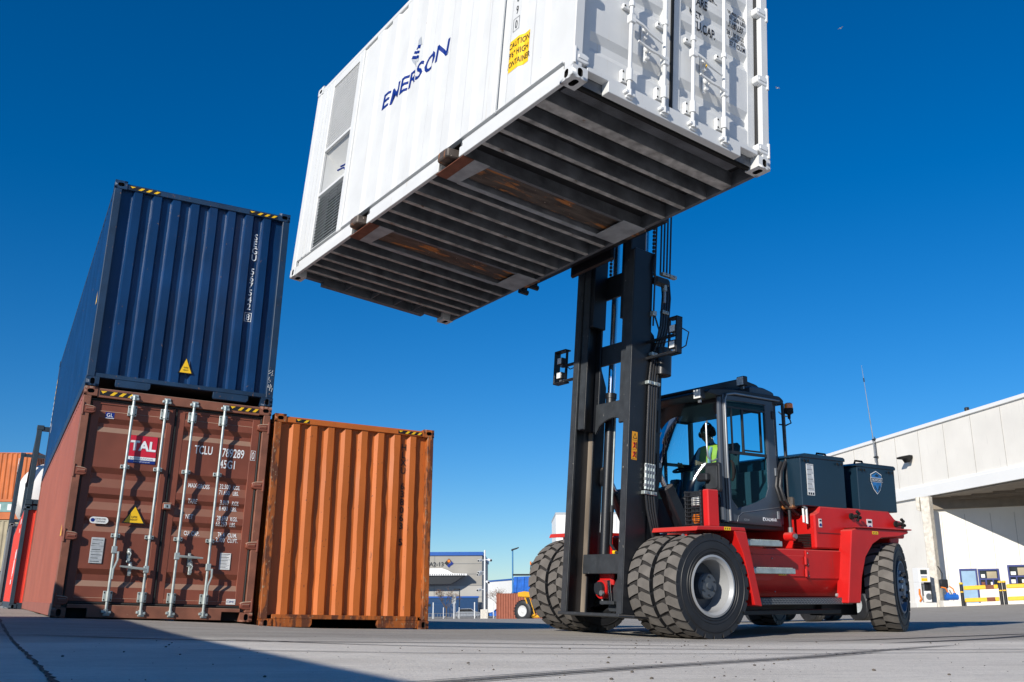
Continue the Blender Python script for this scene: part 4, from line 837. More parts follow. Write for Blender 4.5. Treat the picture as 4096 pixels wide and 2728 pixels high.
    for a, z, w, h in ((2.09, 1.295, 0.055, 0.10), (3.03, 1.30, 0.11, 0.16)):
        mb = MB(); mb.box(a, a + w, -1.0555, -1.052, z - h / 2, z + h / 2, 'paper'); mb.cyl((a + w * .55, -1.0555, z - h * .22), (a + w * .55, -1.058, z - h * .22), w * .34, 'blueink', n=16)
        mb.box(a + w * .2, a + w * .85, -1.058, -1.0555, z + h * .2, z + h * .38, 'blackink'); mb.box(a + w * .1, a + w * .2, -1.058, -1.0555, z - h * .4, z - h * .1, 'blackink'); mb.build('safety_sticker', t, 0)
    for (a, b, z, w) in ((0.20, -1.2875, 1.152, 0.10), (2.90, -1.2125, 1.20, 0.12), (1.30, -1.0665, 0.69, 0.13)):
        mb = MB(); mb.box(a, a + w, b - 0.001, b, z - 0.018, z + 0.018, 'yellow')
        for k in range(3): mb.box(a + 0.012 + k * w * .3, a + w * .2 + k * w * .3, b - 0.003, b - 0.001, z - 0.010, z + 0.010, 'blackink')
        mb.build('warning_sticker', t, 0)
    # ---- batteries on the deck
    for a0, a1, zt, first in ((1.83, 2.67, 2.095, True), (2.93, 3.72, 2.06, False)):
        mb = MB(); mb.box(a0, a1, -1.04, 1.0, 1.49, zt, 'battery', 0.008); bx = mb.build('battery_box', t, 20)
        mb = MB(); mb.prism([(a0 - 0.03, zt - 0.005), (a0 + 0.08, zt + 0.03), (a1 - 0.02, zt + 0.03), (a1 + 0.012, zt + 0.015), (a1 + 0.012, zt - 0.02), (a0 - 0.03, zt - 0.02)], 'y', -1.052, 1.012, 'battery', 0.004); mb.build('lid', bx, 20)
        for a in ((a0 + 0.42, a0 + 0.62) if first else (a0 + 0.08, a0 + 0.26),):
            mb = MB(); mb.tube([(a[0], -0.95, zt + 0.025), (a[0] + 0.02, -0.95, zt + 0.065), (a[1] - 0.02, -0.95, zt + 0.065), (a[1], -0.95, zt + 0.025)], 0.013, 'black', 8); mb.build('lift_handle', bx, 30)
        for a in (a0 + 0.06, a0 + 0.13, a1 - 0.15, a1 - 0.07): mb = MB(); mb.cyl((a, -1.054, zt - 0.06), (a, -1.06, zt - 0.06), 0.017, 'black', n=10); mb.build('lid_bolt', bx, 30)
        if first:
            mb = MB(); mb.box(1.935, 2.065, -1.0445, -1.041, 1.62, 2.0, 'paper')
            for k in range(22): mb.box(1.945, 2.055 - (k * 13 % 7) * 0.006, -1.0465, -1.0445, 1.985 - k * 0.0145, 1.991 - k * 0.0145, 'greyink' if k % 4 else 'blackink')
            for a in (1.945, 1.985, 2.025): mb.box(a, a + 0.025, -1.0465, -1.0445, 1.628, 1.655, 'blackink')
            mb.build('spec_label', bx, 0)
            mb = MB()
            for dy, dx in ((-0.72, 0), (-0.78, 0.02), (-0.84, 0.0)): mb.tube([(1.80, dy, 2.03), (1.72, dy, 1.90), (1.66, dy - .02, 1.72), (1.70, dy - .04, 1.56), (1.84, dy - .02, 1.46), (1.98, dy, 1.40)], 0.022, 'hose', 8)
            mb.build('power_cable', t, 30)
            mb = MB(); mb.tube([(1.88, -1.0, 1.46), (1.88, -1.0, 1.30), (1.94, -1.0, 1.28), (1.94, -1.0, 1.47), (1.88, -1.0, 1.49)], 0.014, 'paper', 6); mb.box(1.78, 1.9, -0.92, -0.74, 1.46, 1.60, 'fork', 0.02); mb.build('cable_connector', t, 30)
        else:
            cx, cz, yy = 3.315, 1.855, -1.0425
            sh = lambda k: [(cx - 0.115 * k, cz + 0.105 * k), (cx, cz + 0.15 * k), (cx + 0.115 * k, cz + 0.105 * k), (cx + 0.105 * k, cz - 0.02 * k), (cx + 0.07 * k, cz - 0.09 * k), (cx, cz - 0.15 * k), (cx - 0.07 * k, cz - 0.09 * k), (cx - 0.105 * k, cz - 0.02 * k)]
            mb = MB(); mb.prism(sh(1.0), 'y', yy - 0.002, yy, 'whiteink'); mb.prism(sh(0.93), 'y', yy - 0.004, yy - 0.002, 'battery'); mb.prism(sh(0.84), 'y', yy - 0.006, yy - 0.004, 'shieldblue')
            mb.prism([(cx - 0.125, cz + 0.005), (cx - 0.125, cz + 0.06), (cx + 0.125, cz + 0.06), (cx + 0.125, cz + 0.005)], 'y', yy - 0.008, yy - 0.006, 'whiteink'); mb.prism([(cx - 0.119, cz + 0.010), (cx - 0.119, cz + 0.055), (cx + 0.119, cz + 0.055), (cx + 0.119, cz + 0.010)], 'y', yy - 0.010, yy - 0.008, 'battery')
            mb.text('IRONCLAD', 0.030, lambda a, b: (cx + a, yy - 0.012, cz + 0.018 + b), 'whiteink', 0.95, 'C', bold=0.01)
            for s in (-1, 1): mb.prism([(cx + s * 0.005, cz - 0.10), (cx + s * 0.05, cz - 0.03), (cx + s * 0.06, cz - 0.055), (cx + s * 0.03, cz - 0.09)], 'y', yy - 0.009, yy - 0.006, 'battery')
            mb.prism([(cx - 0.04, cz + 0.085), (cx, cz + 0.11), (cx + 0.05, cz + 0.09), (cx + 0.01, cz + 0.075)], 'y', yy - 0.009, yy - 0.006, 'battery')
            mb.build('shield_emblem', bx, 0)
    # ---- cab
    build_cab(t)
    build_mast(t)
    return t
M['shieldblue'] = mat('shield_blue', (0.02, 0.16, 0.42), 0.4, var=0.2, nscale=12)
def build_cab(t):
    bL = -0.75
    mb = MB(); mb.box(0.60, 1.86, -0.72, 0.72, 1.20, 1.27, 'cabdark', 0.01); mb.box(0.62, 0.80, -0.70, 0.70, 1.27, 1.54, 'cabdark', 0.02); mb.build('cab_base', t, 20)
    mb = MB(); mb.box(1.74, 1.84, -0.74, 0.74, 1.27, 1.95, 'cabgrey', 0.01); mb.build('cab_rear_wall', t, 20)
    for b in (-0.745, 0.745):
        mb = MB(); mb.tube([(0.80, b * 0.985, 1.27), (0.785, b * 0.985, 2.0), (0.80, b * 0.98, 2.74)], 0.034, 'cabgrey', 8); mb.build('front_pillar', t, 40)
        q = sorted((b, b * 0.92)); mb = MB(); mb.box(1.735, 1.80, q[0], q[1], 1.27, 2.78, 'cabgrey', 0.012); mb.build('rear_pillar', t, 20)
    mb = MB(); mb.prism(rounded([(0.56, 2.765), (0.60, 2.81), (1.0, 2.85), (1.85, 2.86), (1.93, 2.81), (1.90, 2.75), (0.80, 2.745)], 0.03), 'y', -0.77, 0.77, 'cabdark', 0.006); mb.box(0.85, 1.80, -0.70, 0.70, 2.70, 2.75, 'cabdark', 0.01); mb.build('roof', t, 25)
    mb = MB(); mb.prism(rounded([(0.70, 2.855), (0.74, 2.89), (1.55, 3.11), (1.86, 3.06), (1.98, 2.95), (1.98, 2.862)], 0.03), 'y', -0.42, 0.48, 'cabdark', 0.012); mb.prism([(1.45, 2.862), (1.45, 2.97), (1.70, 2.97), (1.88, 2.93), (1.90, 2.862)], 'y', -0.66, -0.425, 'cabgrey', 0.02); mb.build('roof_pod', t, 25)
    # windscreen, wrapped round its corners
    wa = lambda b, z: 0.385 + 0.80 * b * b + (0.25 * (z - 1.53) + 0.11 * (z - 1.79) ** 2) * (1 - (b / 0.75) ** 4)
    BS = [-0.72 + 1.44 * i / 24 for i in range(25)]
    mb = MB(); mb.strip([[(wa(b, 1.53) - 0.006 + (0.02 if z < 1.3 else 0), b * 1.01, z) for z in (1.55, 1.50, 1.20)] + [(0.80, b * 1.0, 1.19)] for b in BS], 'cabdark'); mb.build('cab_nose', t, 40)
    rows = [[(wa(b, z), b, z) for z in (1.53, 1.62, 1.71, 1.8, 1.9, 2.0, 2.1, 2.2, 2.3, 2.4, 2.5, 2.62, 2.755)] for b in BS]
    mb = MB(); mb.strip(rows, 'glass'); mb.build('windscreen', t, 40)
    mb = MB(); mb.quad([(0.86, 0.75, 2.12), (1.73, 0.75, 2.12), (1.73, 0.75, 2.70), (0.86, 0.75, 2.70)], 'thinglass'); mb.quad([(0.86, 0.75, 1.5), (1.73, 0.75, 1.5), (1.73, 0.75, 2.09), (0.86, 0.75, 2.09)], 'thinglass'); mb.build('far_window', t, 0)
    mb = MB(); mb.box(0.82, 1.74, 0.735, 0.765, 2.09, 2.13, 'cabdark'); mb.box(0.82, 1.74, 0.735, 0.765, 1.27, 1.50, 'cabgrey'); mb.box(1.30, 1.335, 0.735, 0.765, 1.5, 2.70, 'cabdark'); mb.box(0.82, 1.74, 0.735, 0.765, 2.68, 2.75, 'cabdark'); mb.build('far_window_frame', t, 0)
    mb = MB(); mb.quad([(1.79, -0.70, 1.95), (1.79, 0.70, 1.95), (1.79, 0.70, 2.72), (1.79, -0.70, 2.72)], 'thinglass'); mb.build('rear_window', t, 0)
    # door
    outer = [(0.815, 2.77), (1.25, 2.775), (1.70, 2.775), (1.72, 2.2), (1.735, 1.70), (1.745, 1.45), (1.75, 1.25), (1.25, 1.255), (0.815, 1.265), (0.81, 1.60), (0.81, 2.2)]
    inner = [(0.875, 2.70), (1.22, 2.712), (1.555, 2.712), (1.555, 2.2), (1.55, 1.70), (1.50, 1.59), (1.34, 1.52), (1.14, 1.465), (1.00, 1.435), (0.90, 1.53), (0.875, 2.1)]
    outer = [Vector(p) for p in outer]; inner = [Vector(p) for p in inner]
    mb = MB(); y0, y1 = -0.785, -0.735
    mb.strip([[(p.x, y1, p.y) for p in outer], [(p.x, y0 + 0.012, p.y) for p in outer], [(p.x + (q.x - p.x) * .12, y0, p.y + (q.y - p.y) * .12) for p, q in zip(outer, inner)], [(q.x + (p.x - q.x) * .12, y0, q.y + (p.y - q.y) * .12) for p, q in zip(outer, inner)], [(q.x, y0 + 0.012, q.y) for q in inner], [(q.x, y1, q.y) for q in inner]], 'cabgrey', True)
    door = mb.build('cab_door', t, 25)
    mb = MB(); mb.poly([(p.x, p.y) for p in inner], lambda a, b: (a, -0.760, b), 'doorglass'); mb.build('door_window', door, 0)
    mb = MB(); mb.box(0.872, 1.555, -0.77, -0.75, 2.07, 2.105, 'cabdark'); mb.box(0.872, 1.555, -0.77, -0.75, 2.62, 2.64, 'cabdark'); mb.box(1.14, 1.165, -0.772, -0.748, 2.10, 2.63, 'cabdark'); mb.box(0.955, 0.975, -0.768, -0.752, 2.10, 2.63, 'cabdark')
    for q in ((1.165, 1.475, 2.60, 2.618), (1.165, 1.475, 2.12, 2.135)): mb.box(q[0], q[1], -0.774, -0.747, q[2], q[3], 'black')
    mb.box(1.46, 1.478, -0.774, -0.747, 2.12, 2.618, 'black'); mb.build('window_frame', door, 0)
    mb = MB(); mb.tube([(0.905, -0.785, 1.98), (0.90, -0.815, 1.95), (0.90, -0.82, 1.86), (0.90, -0.815, 1.78), (0.905, -0.785, 1.75)], 0.016, 'black', 8); mb.tube([(0.95, -0.775, 1.96), (0.97, -0.78, 1.87), (0.95, -0.775, 1.78)], 0.012, 'black', 8); mb.build('door_handle', door, 40)
    mb = MB(); mb.tube([(0.965, -0.786, 1.275), (0.985, -0.787, 1.34), (1.05, -0.787, 1.385), (1.70, -0.787, 1.475)], 0.004, 'steelgrey', 6); mb.build('door_crease', door, 40)
    mb = MB(); mb.text('KALMAR', 0.038, lambda a, b: (1.545 + a, -0.788, 1.305 + b), 'whiteink', 1.05, 'L' if False else 'C', bold=0.02); mb.box(1.405, 1.445, -0.788, -0.7865, 1.303, 1.345, 'whiteink'); mb.prism([(1.412, 1.31), (1.438, 1.31), (1.425, 1.338)], 'y', -0.790, -0.788, 'blackink'); mb.build('maker_name', door, 0)
    mb = MB(); mb.text('ECG160', 0.022, lambda a, b: (1.08 + a, -0.788, 1.295 + b), 'greyink', 0.85); mb.build('model_number', door, 0)
    for z in (1.38, 1.90, 2.60):
        mb = MB(); mb.box(1.655, 1.70, -0.80, -0.784, z - 0.05, z + 0.05, 'steelgrey' if z < 2.5 else 'cabdark', 0.006); mb.build('door_hinge', door, 20)
    mb = MB(); mb.tube([(0.835, -0.80, 1.28), (0.825, -0.80, 2.0), (0.825, -0.80, 2.70), (0.86, -0.80, 2.77), (1.0, -0.80, 2.795), (1.80, -0.80, 2.79)], 0.013, 'steelgrey', 8); mb.build('door_trim', t, 40)
    mb = MB(); mb.tube([(1.83, -0.82, 2.76), (1.835, -0.825, 2.0), (1.84, -0.83, 1.20)], 0.020, 'cabdark', 8); mb.tube([(1.88, -0.80, 2.70), (1.88, -0.80, 1.95)], 0.012, 'cabdark', 8); mb.cyl((1.84, -0.83, 1.16), (1.84, -0.83, 1.24), 0.03, 'steelgrey', n=8); mb.build('grab_rail', t, 40)
    mb = MB(); mb.cyl((1.78, -0.93, 1.13), (1.78, -0.80, 1.13), 0.05, 'red', n=14); mb.cyl((1.78, -0.955, 1.13), (1.78, -0.93, 1.13), 0.03, 'steelgrey', n=12); mb.build('cab_mount', t, 30)
    # beacon
    mb = MB(); mb.lathe([(0.001, 0.10), (0.035, 0.098), (0.052, 0.085), (0.055, 0.03)], (1.90, -0.86, 2.67), (0, 0, 1), 'amber', 20); mb.lathe([(0.055, 0.03), (0.056, -0.03), (0.03, -0.045), (0.02, -0.05), (0.018, -0.10)], (1.90, -0.86, 2.67), (0, 0, 1), 'black', 20)
    mb.tube([(1.90, -0.86, 2.58), (1.93, -0.86, 2.52), (1.88, -0.82, 2.49), (1.80, -0.78, 2.50)], 0.010, 'cabdark', 6); mb.tube([(1.90, -0.86, 2.60), (1.84, -0.82, 2.60), (1.80, -0.78, 2.66)], 0.008, 'steelgrey', 6); mb.build('beacon', t, 40)
    work_lamp(t, 0.54, -0.66, 2.755, 0.105); work_lamp(t, 1.36, -0.60, 3.02, 0.10)
    # headlamp tower
    mb = MB(); mb.box(0.07, 0.24, -1.19, -1.105, 1.172, 1.575, 'red', 0.012); mb.box(0.135, 0.24, -1.104, -0.85, 1.172, 1.57, 'cabdark', 0.006); mb.build('lamp_tower', t, 20)
    mb = MB(); mb.box(0.05, 0.135, -1.10, -1.075, 1.19, 1.57, 'cabdark', 0.004); mb.box(0.05, 0.135, -0.865, -0.85, 1.19, 1.57, 'cabdark', 0.004)
    for k in range(9): mb.box(0.045, 0.057, -1.10, -0.85, 1.20 + k * 0.0435, 1.210 + k * 0.0435, 'cabdark')
    for b in (-0.90, -0.96, -1.02): mb.box(0.050, 0.054, b, b + 0.008, 1.19, 1.565, 'cabdark')
    mb.build('lamp_guard', t, 0)
    mb = MB(); mb.box(0.085, 0.13, -1.05, -0.91, 1.40, 1.50, 'lens', 0.015); mb.build('headlight', t, 30)
    mb = MB(); mb.cyl((0.085, -0.985, 1.265), (0.13, -0.985, 1.265), 0.055, 'amber', n=18); mb.build('indicator', t, 30)
    # mirror
    mb = MB(); mb.prism(rounded([(-0.98, 1.58), (-0.755, 1.58), (-0.765, 1.92), (-0.985, 1.92)], 0.04), 'x', 0.48, 0.54, 'cabdark', 0.01); mb.prism(rounded([(-0.955, 1.62), (-0.78, 1.62), (-0.785, 1.88), (-0.96, 1.88)], 0.03), 'x', 0.470, 0.48, 'mast_face', 0.003); mb.box(0.40, 0.48, -0.86, -0.70, 1.71, 1.80, 'cabdark', 0.015); mb.cyl((0.5, -0.80, 1.57), (0.5, -0.80, 1.18), 0.014, 'cabdark', n=8); mb.build('mirror', t, 30)
    mb = MB(); mb.tube([(0.70, -0.62, 2.45), (0.66, -0.64, 2.42), (0.65, -0.65, 2.15), (0.65, -0.66, 2.02), (0.70, -0.68, 1.97), (0.76, -0.70, 2.0)], 0.012, 'steelgrey', 8); mb.build('grab_handle', t, 40)
    mb = MB(); mb.tube([(wa(.30, 1.55) - .02, 0.30, 1.55), (wa(.18, 2.25) - .02, 0.18, 2.25), (wa(.16, 2.42) - .02, 0.16, 2.42)], 0.010, 'cabdark', 6); mb.build('wiper', t, 40)
    # inside
    mb = MB(); mb.box(1.12, 1.55, -0.32, 0.24, 1.60, 1.70, 'seat', 0.04); mb.prism([(1.45, 1.68), (1.56, 1.68), (1.66, 2.30), (1.56, 2.32)], 'y', -0.30, 0.22, 'seat', 0.04); mb.box(1.2, 1.5, -0.2, 0.12, 1.27, 1.60, 'cabdark', 0.02); mb.build('seat', t, 30)
    mb = MB(); mb.cyl((0.80, -0.04, 1.30), (0.92, -0.04, 1.93), 0.045, 'cabdark', n=12); c = Vector((0.93, -0.04, 1.96)); ax = Vector((-0.35, 0, 1)).normalized(); e = Vector((0, 1, 0)); f = ax.cross(e)
    mb.tube([c + (e * math.cos(k * math.pi / 12) + f * math.sin(k * math.pi / 12)) * 0.18 for k in range(25)], 0.015, 'black', 8, caps=False); mb.tube([c - e * 0.18, c, c + e * 0.18], 0.012, 'black', 6); mb.build('steering_wheel', t, 40)
    mb = MB(); mb.box(0.62, 0.86, 0.10, 0.5, 1.54, 1.72, 'cabdark', 0.02); mb.box(1.05, 1.5, 0.28, 0.42, 1.70, 1.86, 'cabdark', 0.02); mb.tube([(0.70, 0.34, 1.7), (0.70, 0.36, 1.85)], 0.02, 'black', 8); mb.build('console', t, 30)
def build_mast(t):
    MT = Matrix.Translation((-0.62, 0, 0.25)) @ Matrix.Rotation(0.075, 4, 'Y')
    C = F_TRUCK.inverted() @ F_WHITE
    def fin(mb, name, ang=25, par=t, mtx=MT): mb.xf(mtx); return mb.build(name, par, ang)
    for s in (1, -1):
        S = lambda a, b: tuple(sorted((s * a, s * b)))
        # outer channel
        mb = MB(); mb.box(0.0, 0.30, *S(0.50, 0.535), 0, 4.22, 'mast', 0.006); mb.box(0.0, 0.032, *S(0.44, 0.4995), 0, 4.21, 'mast_face', 0.004); mb.box(0.268, 0.30, *S(0.42, 0.4995), 0, 4.21, 'mast', 0.004)
        mb.box(-0.006, 0.0, *S(0.445, 0.53), 0.0, 4.2, 'mast_face'); mb.box(0.2615, 0.268, *S(0.425, 0.4995), 0.0, 4.2, 'rail_worn')
        fin(mb, 'outer_mast')
        mb = MB(); mb.prism([(0.30, 0.0), (0.46, 0.1), (0.50, 0.6), (0.50, 2.75), (0.42, 2.95), (0.36, 3.2), (0.30, 3.25)], 'y', *S(0.485, 0.52), 'mast', 0.006)
        for z in (1.55, 2.05, 2.45): mb.prism(rounded([(0.43, z), (0.455, z), (0.455, z + 0.26), (0.43, z + 0.26)], 0.012), 'y', *S(0.516, 0.523), 'black')
        fin(mb, 'mast_stiffener')
        # inner channel, raised
        mb = MB(); mb.box(0.035, 0.255, *S(0.395, 0.435), 2.12, 6.1, 'mast', 0.005); mb.box(0.035, 0.062, *S(0.315, 0.3945), 2.12, 6.09, 'mast', 0.004); mb.box(0.228, 0.255, *S(0.30, 0.3945), 2.12, 6.09, 'mast', 0.004); mb.box(0.029, 0.035, *S(0.32, 0.43), 2.13, 6.0, 'mast_face')
        fin(mb, 'inner_mast')
        mb = MB(); mb.box(0.045, 0.25, *S(0.25, 0.312), 3.4, 6.6, 'mast', 0.005); fin(mb, 'carriage_upright')
        # lift cylinder
        mb = MB(); mb.cyl((0.40, s * 0.27, 0.62), (0.40, s * 0.27, 2.62), 0.062, 'mast', n=20); mb.cyl((0.40, s * 0.27, 2.56), (0.40, s * 0.27, 2.62), 0.07, 'mast', n=20); mb.cyl((0.40, s * 0.27, 0.40), (0.40, s * 0.27, 0.62), 0.042, 'mast', n=16); mb.cyl((0.40, s * 0.27, 0.60), (0.40, s * 0.27, 0.64), 0.072, 'cabdark', n=20); cy = fin(mb, 'lift_cylinder', 35)
        mb = MB(); mb.cyl((0.40, s * 0.27, 2.62), (0.40, s * 0.27, 4.6), 0.044, 'chrome', n=16); fin(mb, 'lift_rod', 35)
        mb = MB(); mb.tube([(0.42, s * 0.20, 2.5), (0.42, s * 0.195, 1.3), (0.42, s * 0.19, 1.2)], 0.012, 'galv', 8); mb.tube([(0.42, s * 0.19, 1.22), (0.42, s * 0.185, 1.0), (0.43, s * 0.20, 0.80), (0.43, s * 0.1, 0.70), (0.44, s * -0.02, 0.69)], 0.018, 'hose', 8); mb.cyl((0.42, s * 0.19, 1.17), (0.42, s * 0.19, 1.25), 0.025, 'cabdark', n=8)
        mb.cyl((0.43, s * 0.14, 0.705), (0.43, s * 0.10, 0.70), 0.026, 'yellow', n=8); fin(mb, 'cylinder_hose', 40)
        # tilt cylinder
        mb = MB(); a, b = Vector((0.52, s * 0.44, 1.68)), Vector((1.22, s * 0.44, 0.66)); d = (b - a).normalized()
        mb.cyl(a, a + d * 0.34, 0.032, 'chrome', n=14); c0 = a + d * 0.26
        mb.prism(rounded([(-0.075, 0), (0.075, 0), (0.085, 0.75), (-0.085, 0.75)], 0.03), 'y', -0.075, 0.075, 'mast', 0.02, Matrix.Translation(c0) @ Matrix.Rotation(math.atan2(d.x, d.z), 4, 'Y'))
        mb.prism(rounded([(a.x - 0.07, a.z - 0.16), (a.x + 0.06, a.z - 0.2), (a.x + 0.06, a.z + 0.03), (a.x, a.z + 0.08), (a.x - 0.07, a.z + 0.04)], 0.05), 'y', s * 0.44 - 0.05, s * 0.44 + 0.05, 'mast', 0.01); mb.cyl((a.x, s * 0.44 - 0.065, a.z), (a.x, s * 0.44 + 0.065, a.z), 0.03, 'steelgrey', n=12)
        fin(mb, 'tilt_cylinder', 35)
        # lamp bracket on each side of the mast
        zb, b0, b1, x0 = (2.79, 0.80, 1.03, 0.06) if s > 0 else (2.86, 0.90, 1.06, 0.20)
        mb = MB(); o = s
        for z in (zb, zb + 0.42): mb.box(x0, x0 + 0.09, *sorted((o * b0, o * b1)), z, z + 0.018, 'mast', 0.003)
        mb.box(x0, x0 + 0.09, *sorted((o * (b1 - 0.022), o * b1)), zb, zb + 0.435, 'mast', 0.003); mb.box(x0 + 0.02, x0 + 0.05, *sorted((o * b0, o * (b0 + 0.015))), zb, zb + 0.43, 'mast')
        for z in (zb + 0.01, zb + 0.21): mb.box(x0 + 0.02, x0 + 0.055, *sorted((o * 0.50, o * (b0 + 0.1))), z, z + 0.03, 'mast', 0.003)
        fin(mb, 'lamp_bracket')
        for z in (zb + 0.10, zb + 0.29): l = work_lamp(t, x0 + 0.02, o * (b0 + 0.10), z, 0.075); l.data.transform(MT)
        mb = MB(); mb.tube([(x0 + 0.09, o * (b1 - .03), zb + 0.32), (x0 + 0.19, o * (b1 + 0.0), zb + 0.28), (x0 + 0.17, o * (b1 - 0.02), zb + 0.12), (x0 + 0.09, o * (b1 - .04), zb + 0.06)], 0.008, 'hose', 6); mb.tube([(x0 + 0.06, o * (b0 + .1), zb + 0.27), (x0 + 0.12, o * (b0 + 0.04), zb + 0.2), (x0 + 0.06, o * 0.7, zb + 0.18), (x0 + 0.08, o * 0.54, zb + 0.25)], 0.007, 'hose', 6); fin(mb, 'lamp_cable', 40)
    for z0, z1, x0, x1, w, arc in ((0.44, 0.66, 0.20, 0.24, 0.42, 0), (2.95, 3.20, 0.26, 0.30, 0.42, 0), (2.13, 2.45, 0.20, 0.235, 0.31, 1), (3.80, 4.10, 0.25, 0.29, 0.42, 0), (4.6, 4.9, 0.2, 0.24, 0.31, 0)):
        mb = MB(); p = [(-w, z0), (w, z0), (w, z1), (-w, z1)] if not arc else [(-w, z0 - 0.05)] + [(-w + 2 * w * k / 8, z0 + 0.12 * math.sin(math.pi * k / 8)) for k in range(1, 8)] + [(w, z0 - 0.05), (w, z1), (-w, z1)]
        mb.prism(p, 'x', x0, x1, 'mast_face' if z0 < 3.5 else 'mast', 0.006); fin(mb, 'mast_crossbeam')
    mb = MB(); mb.box(-0.045, 0.34, -0.535, 0.535, -0.035, 0.0, 'mast_face', 0.006); mb.prism([(-0.045, -0.53), (-0.02, -0.75), (0.38, -0.75), (0.38, -0.53)], 'z', -0.035, -0.012, 'mast', 0.004); fin(mb, 'mast_foot')
    mb = MB(); mb.prism(rounded([(-0.26, 0.03), (0.05, 0.03), (0.05, 0.16), (-0.08, 0.4), (-0.26, 0.42)], 0.05), 'x', 0.30, 0.34, 'mast_face', 0.004); mb.cyl((0.29, -0.16, 0.30), (0.28, -0.16, 0.30), 0.025, 'steelgrey', n=8); fin(mb, 'pivot_plate')
    # hoses outside the near channel
    y = -0.565
    for k in range(4):
        x = 0.255 + k * 0.038
        mb = MB(); mb.tube([(0.62 + k * 0.03, y + 0.06, 0.10), (0.50 + k * 0.035, y, 0.55), (x + 0.10 - k * .006, y - 0.01, 0.92), (x + 0.02, y - 0.015, 1.15), (x, y, 1.36), (x, y, 1.9), (x + 0.01, y, 2.65), (x + 0.035, y, 2.88), (x + 0.11, y, 3.12), (x + 0.16, y, 3.32), (x + 0.17, y, 3.50), (x + 0.22, y + 0.04, 3.72), (x + 0.23, y + 0.08, 3.95)], 0.0155, 'hose', 8); fin(mb, 'hydraulic_hose', 40)
        mb = MB(); mb.cyl((x, y, 1.37), (x, y, 1.66), 0.019, 'galv', n=10)
        for z in (1.40, 1.47, 1.55, 1.62): mb.cyl((x, y, z), (x, y, z + 0.03), 0.024, 'steelgrey', n=6)
        fin(mb, 'hose_coupling', 30)
        mb = MB(); mb.cyl((0.46 + k * 0.052, y + 0.08, 4.0), (0.46 + k * 0.052, y + 0.08, 5.6), 0.011, 'hose', n=8); fin(mb, 'hose_pipe', 40)
    for x, z, w in ((0.31, 1.33, 0.10), (0.315, 2.60, 0.10), (0.36, 2.95, 0.10), (0.47, 3.50, 0.05), (0.52, 3.98, 0.12)):
        for dx in (-w / 2, w / 2):
            mb = MB(); mb.box(x + dx - w * .46, x + dx + w * .46, y - 0.03, y + 0.03, z - 0.02, z + 0.02, 'galv', 0.004); mb.cyl((x + dx, y - 0.03, z), (x + dx, y - 0.04, z), 0.012, 'steelgrey', n=6); fin(mb, 'hose_clamp', 30)
    mb = MB(); mb.prism(rounded([(0.36, -0.66), (0.56, -0.66), (0.56, -0.46), (0.36, -0.46)], 0.09, 6), 'z', 2.72, 3.05, 'mast', 0.006); fin(mb, 'hose_drum')
    mb = MB(); mb.box(0.30, 0.52, -0.60, -0.50, 3.83, 3.93, 'mast', 0.02); mb.tube([(0.30, -0.55, 4.2), (0.27, -0.565, 4.05), (0.30, -0.57, 3.92), (0.46, -0.57, 3.80)], 0.015, 'mast', 8); mb.cyl((0.46, -0.57, 3.62), (0.46, -0.57, 3.86), 0.018, 'steelgrey', n=10); mb.cyl((0.46, -0.57, 3.77), (0.46, -0.57, 3.84), 0.03, 'galv', n=6); fin(mb, 'chain_anchor', 30)
    for s in (1, -1):
        mb = MB()
        for k in range(46): z = 3.9 + k * 0.05; mb.box(0.40, 0.435, s * 0.40 - 0.016, s * 0.40 + 0.016, z, z + 0.04, 'cabdark', 0.008)
        fin(mb, 'lift_chain', 20)
    for s in (1, -1):
        mb = MB(); mb.tube([(0.30, s * 0.56, 3.3), (0.30, s * 0.57, 4.4), (0.31, s * 0.58, 5.6)], 0.012, 'hose', 6); mb.tube([(0.34, s * 0.56, 3.0), (0.36, s * 0.60, 3.25), (0.30, s * 0.57, 3.45)], 0.012, 'hose', 6); mb.box(0.27, 0.33, *sorted((s * 0.53, s * 0.59)), 3.42, 3.48, 'galv', 0.005); fin(mb, 'side_hose', 40)
    mb = MB(); mb.box(0.055, 0.135, -0.5375, -0.5355, 1.68, 2.0, 'stickeramber')
    for k in range(3):
        z = 1.69 + k * 0.105; mb.box(0.06, 0.13, -0.539, -0.5375, z, z + 0.003, 'blackink')
        if k == 2: mb.prism([(0.065, z + 0.02), (0.125, z + 0.02), (0.095, z + 0.085)], 'y', -0.5395, -0.5375, 'blackink'); mb.prism([(0.077, z + 0.027), (0.113, z + 0.027), (0.095, z + 0.068)], 'y', -0.541, -0.5395, 'stickeramber')
        else:
            mb.tube([(0.068, -0.540, z + 0.02), (0.11, -0.540, z + 0.08)], 0.004, 'redink', 4); mb.tube([(0.068, -0.540, z + 0.08), (0.11, -0.540, z + 0.02)], 0.004, 'redink', 4); mb.tube([(0.118, -0.540, z + 0.09), (0.118, -0.540, z + 0.02), (0.125, -0.540, z + 0.015)], 0.003, 'blackink', 4); mb.tube([(0.09, -0.540, z + 0.085), (0.088, -0.540, z + 0.03)], 0.005, 'blackink', 4)
    fin(mb, 'hazard_sticker', 0)
    # forks and carriage hang level with the load
    for y in (2.02, 4.03):
        mb = MB(); mb.prism([(-0.065, y - 0.10), (-0.075, y - 0.06), (-0.075, y + 0.06), (-0.065, y + 0.10), (0.30, y + 0.165), (2.52, y + 0.165), (2.52, y - 0.165), (0.30, y - 0.165)], 'z', 0.035, 0.135, 'fork', 0.012)
        mb.box(2.45, 2.545, y - 0.15, y + 0.15, 0.136, 1.35, 'fork', 0.01); mb.xf(C); mb.build('fork', t, 20)
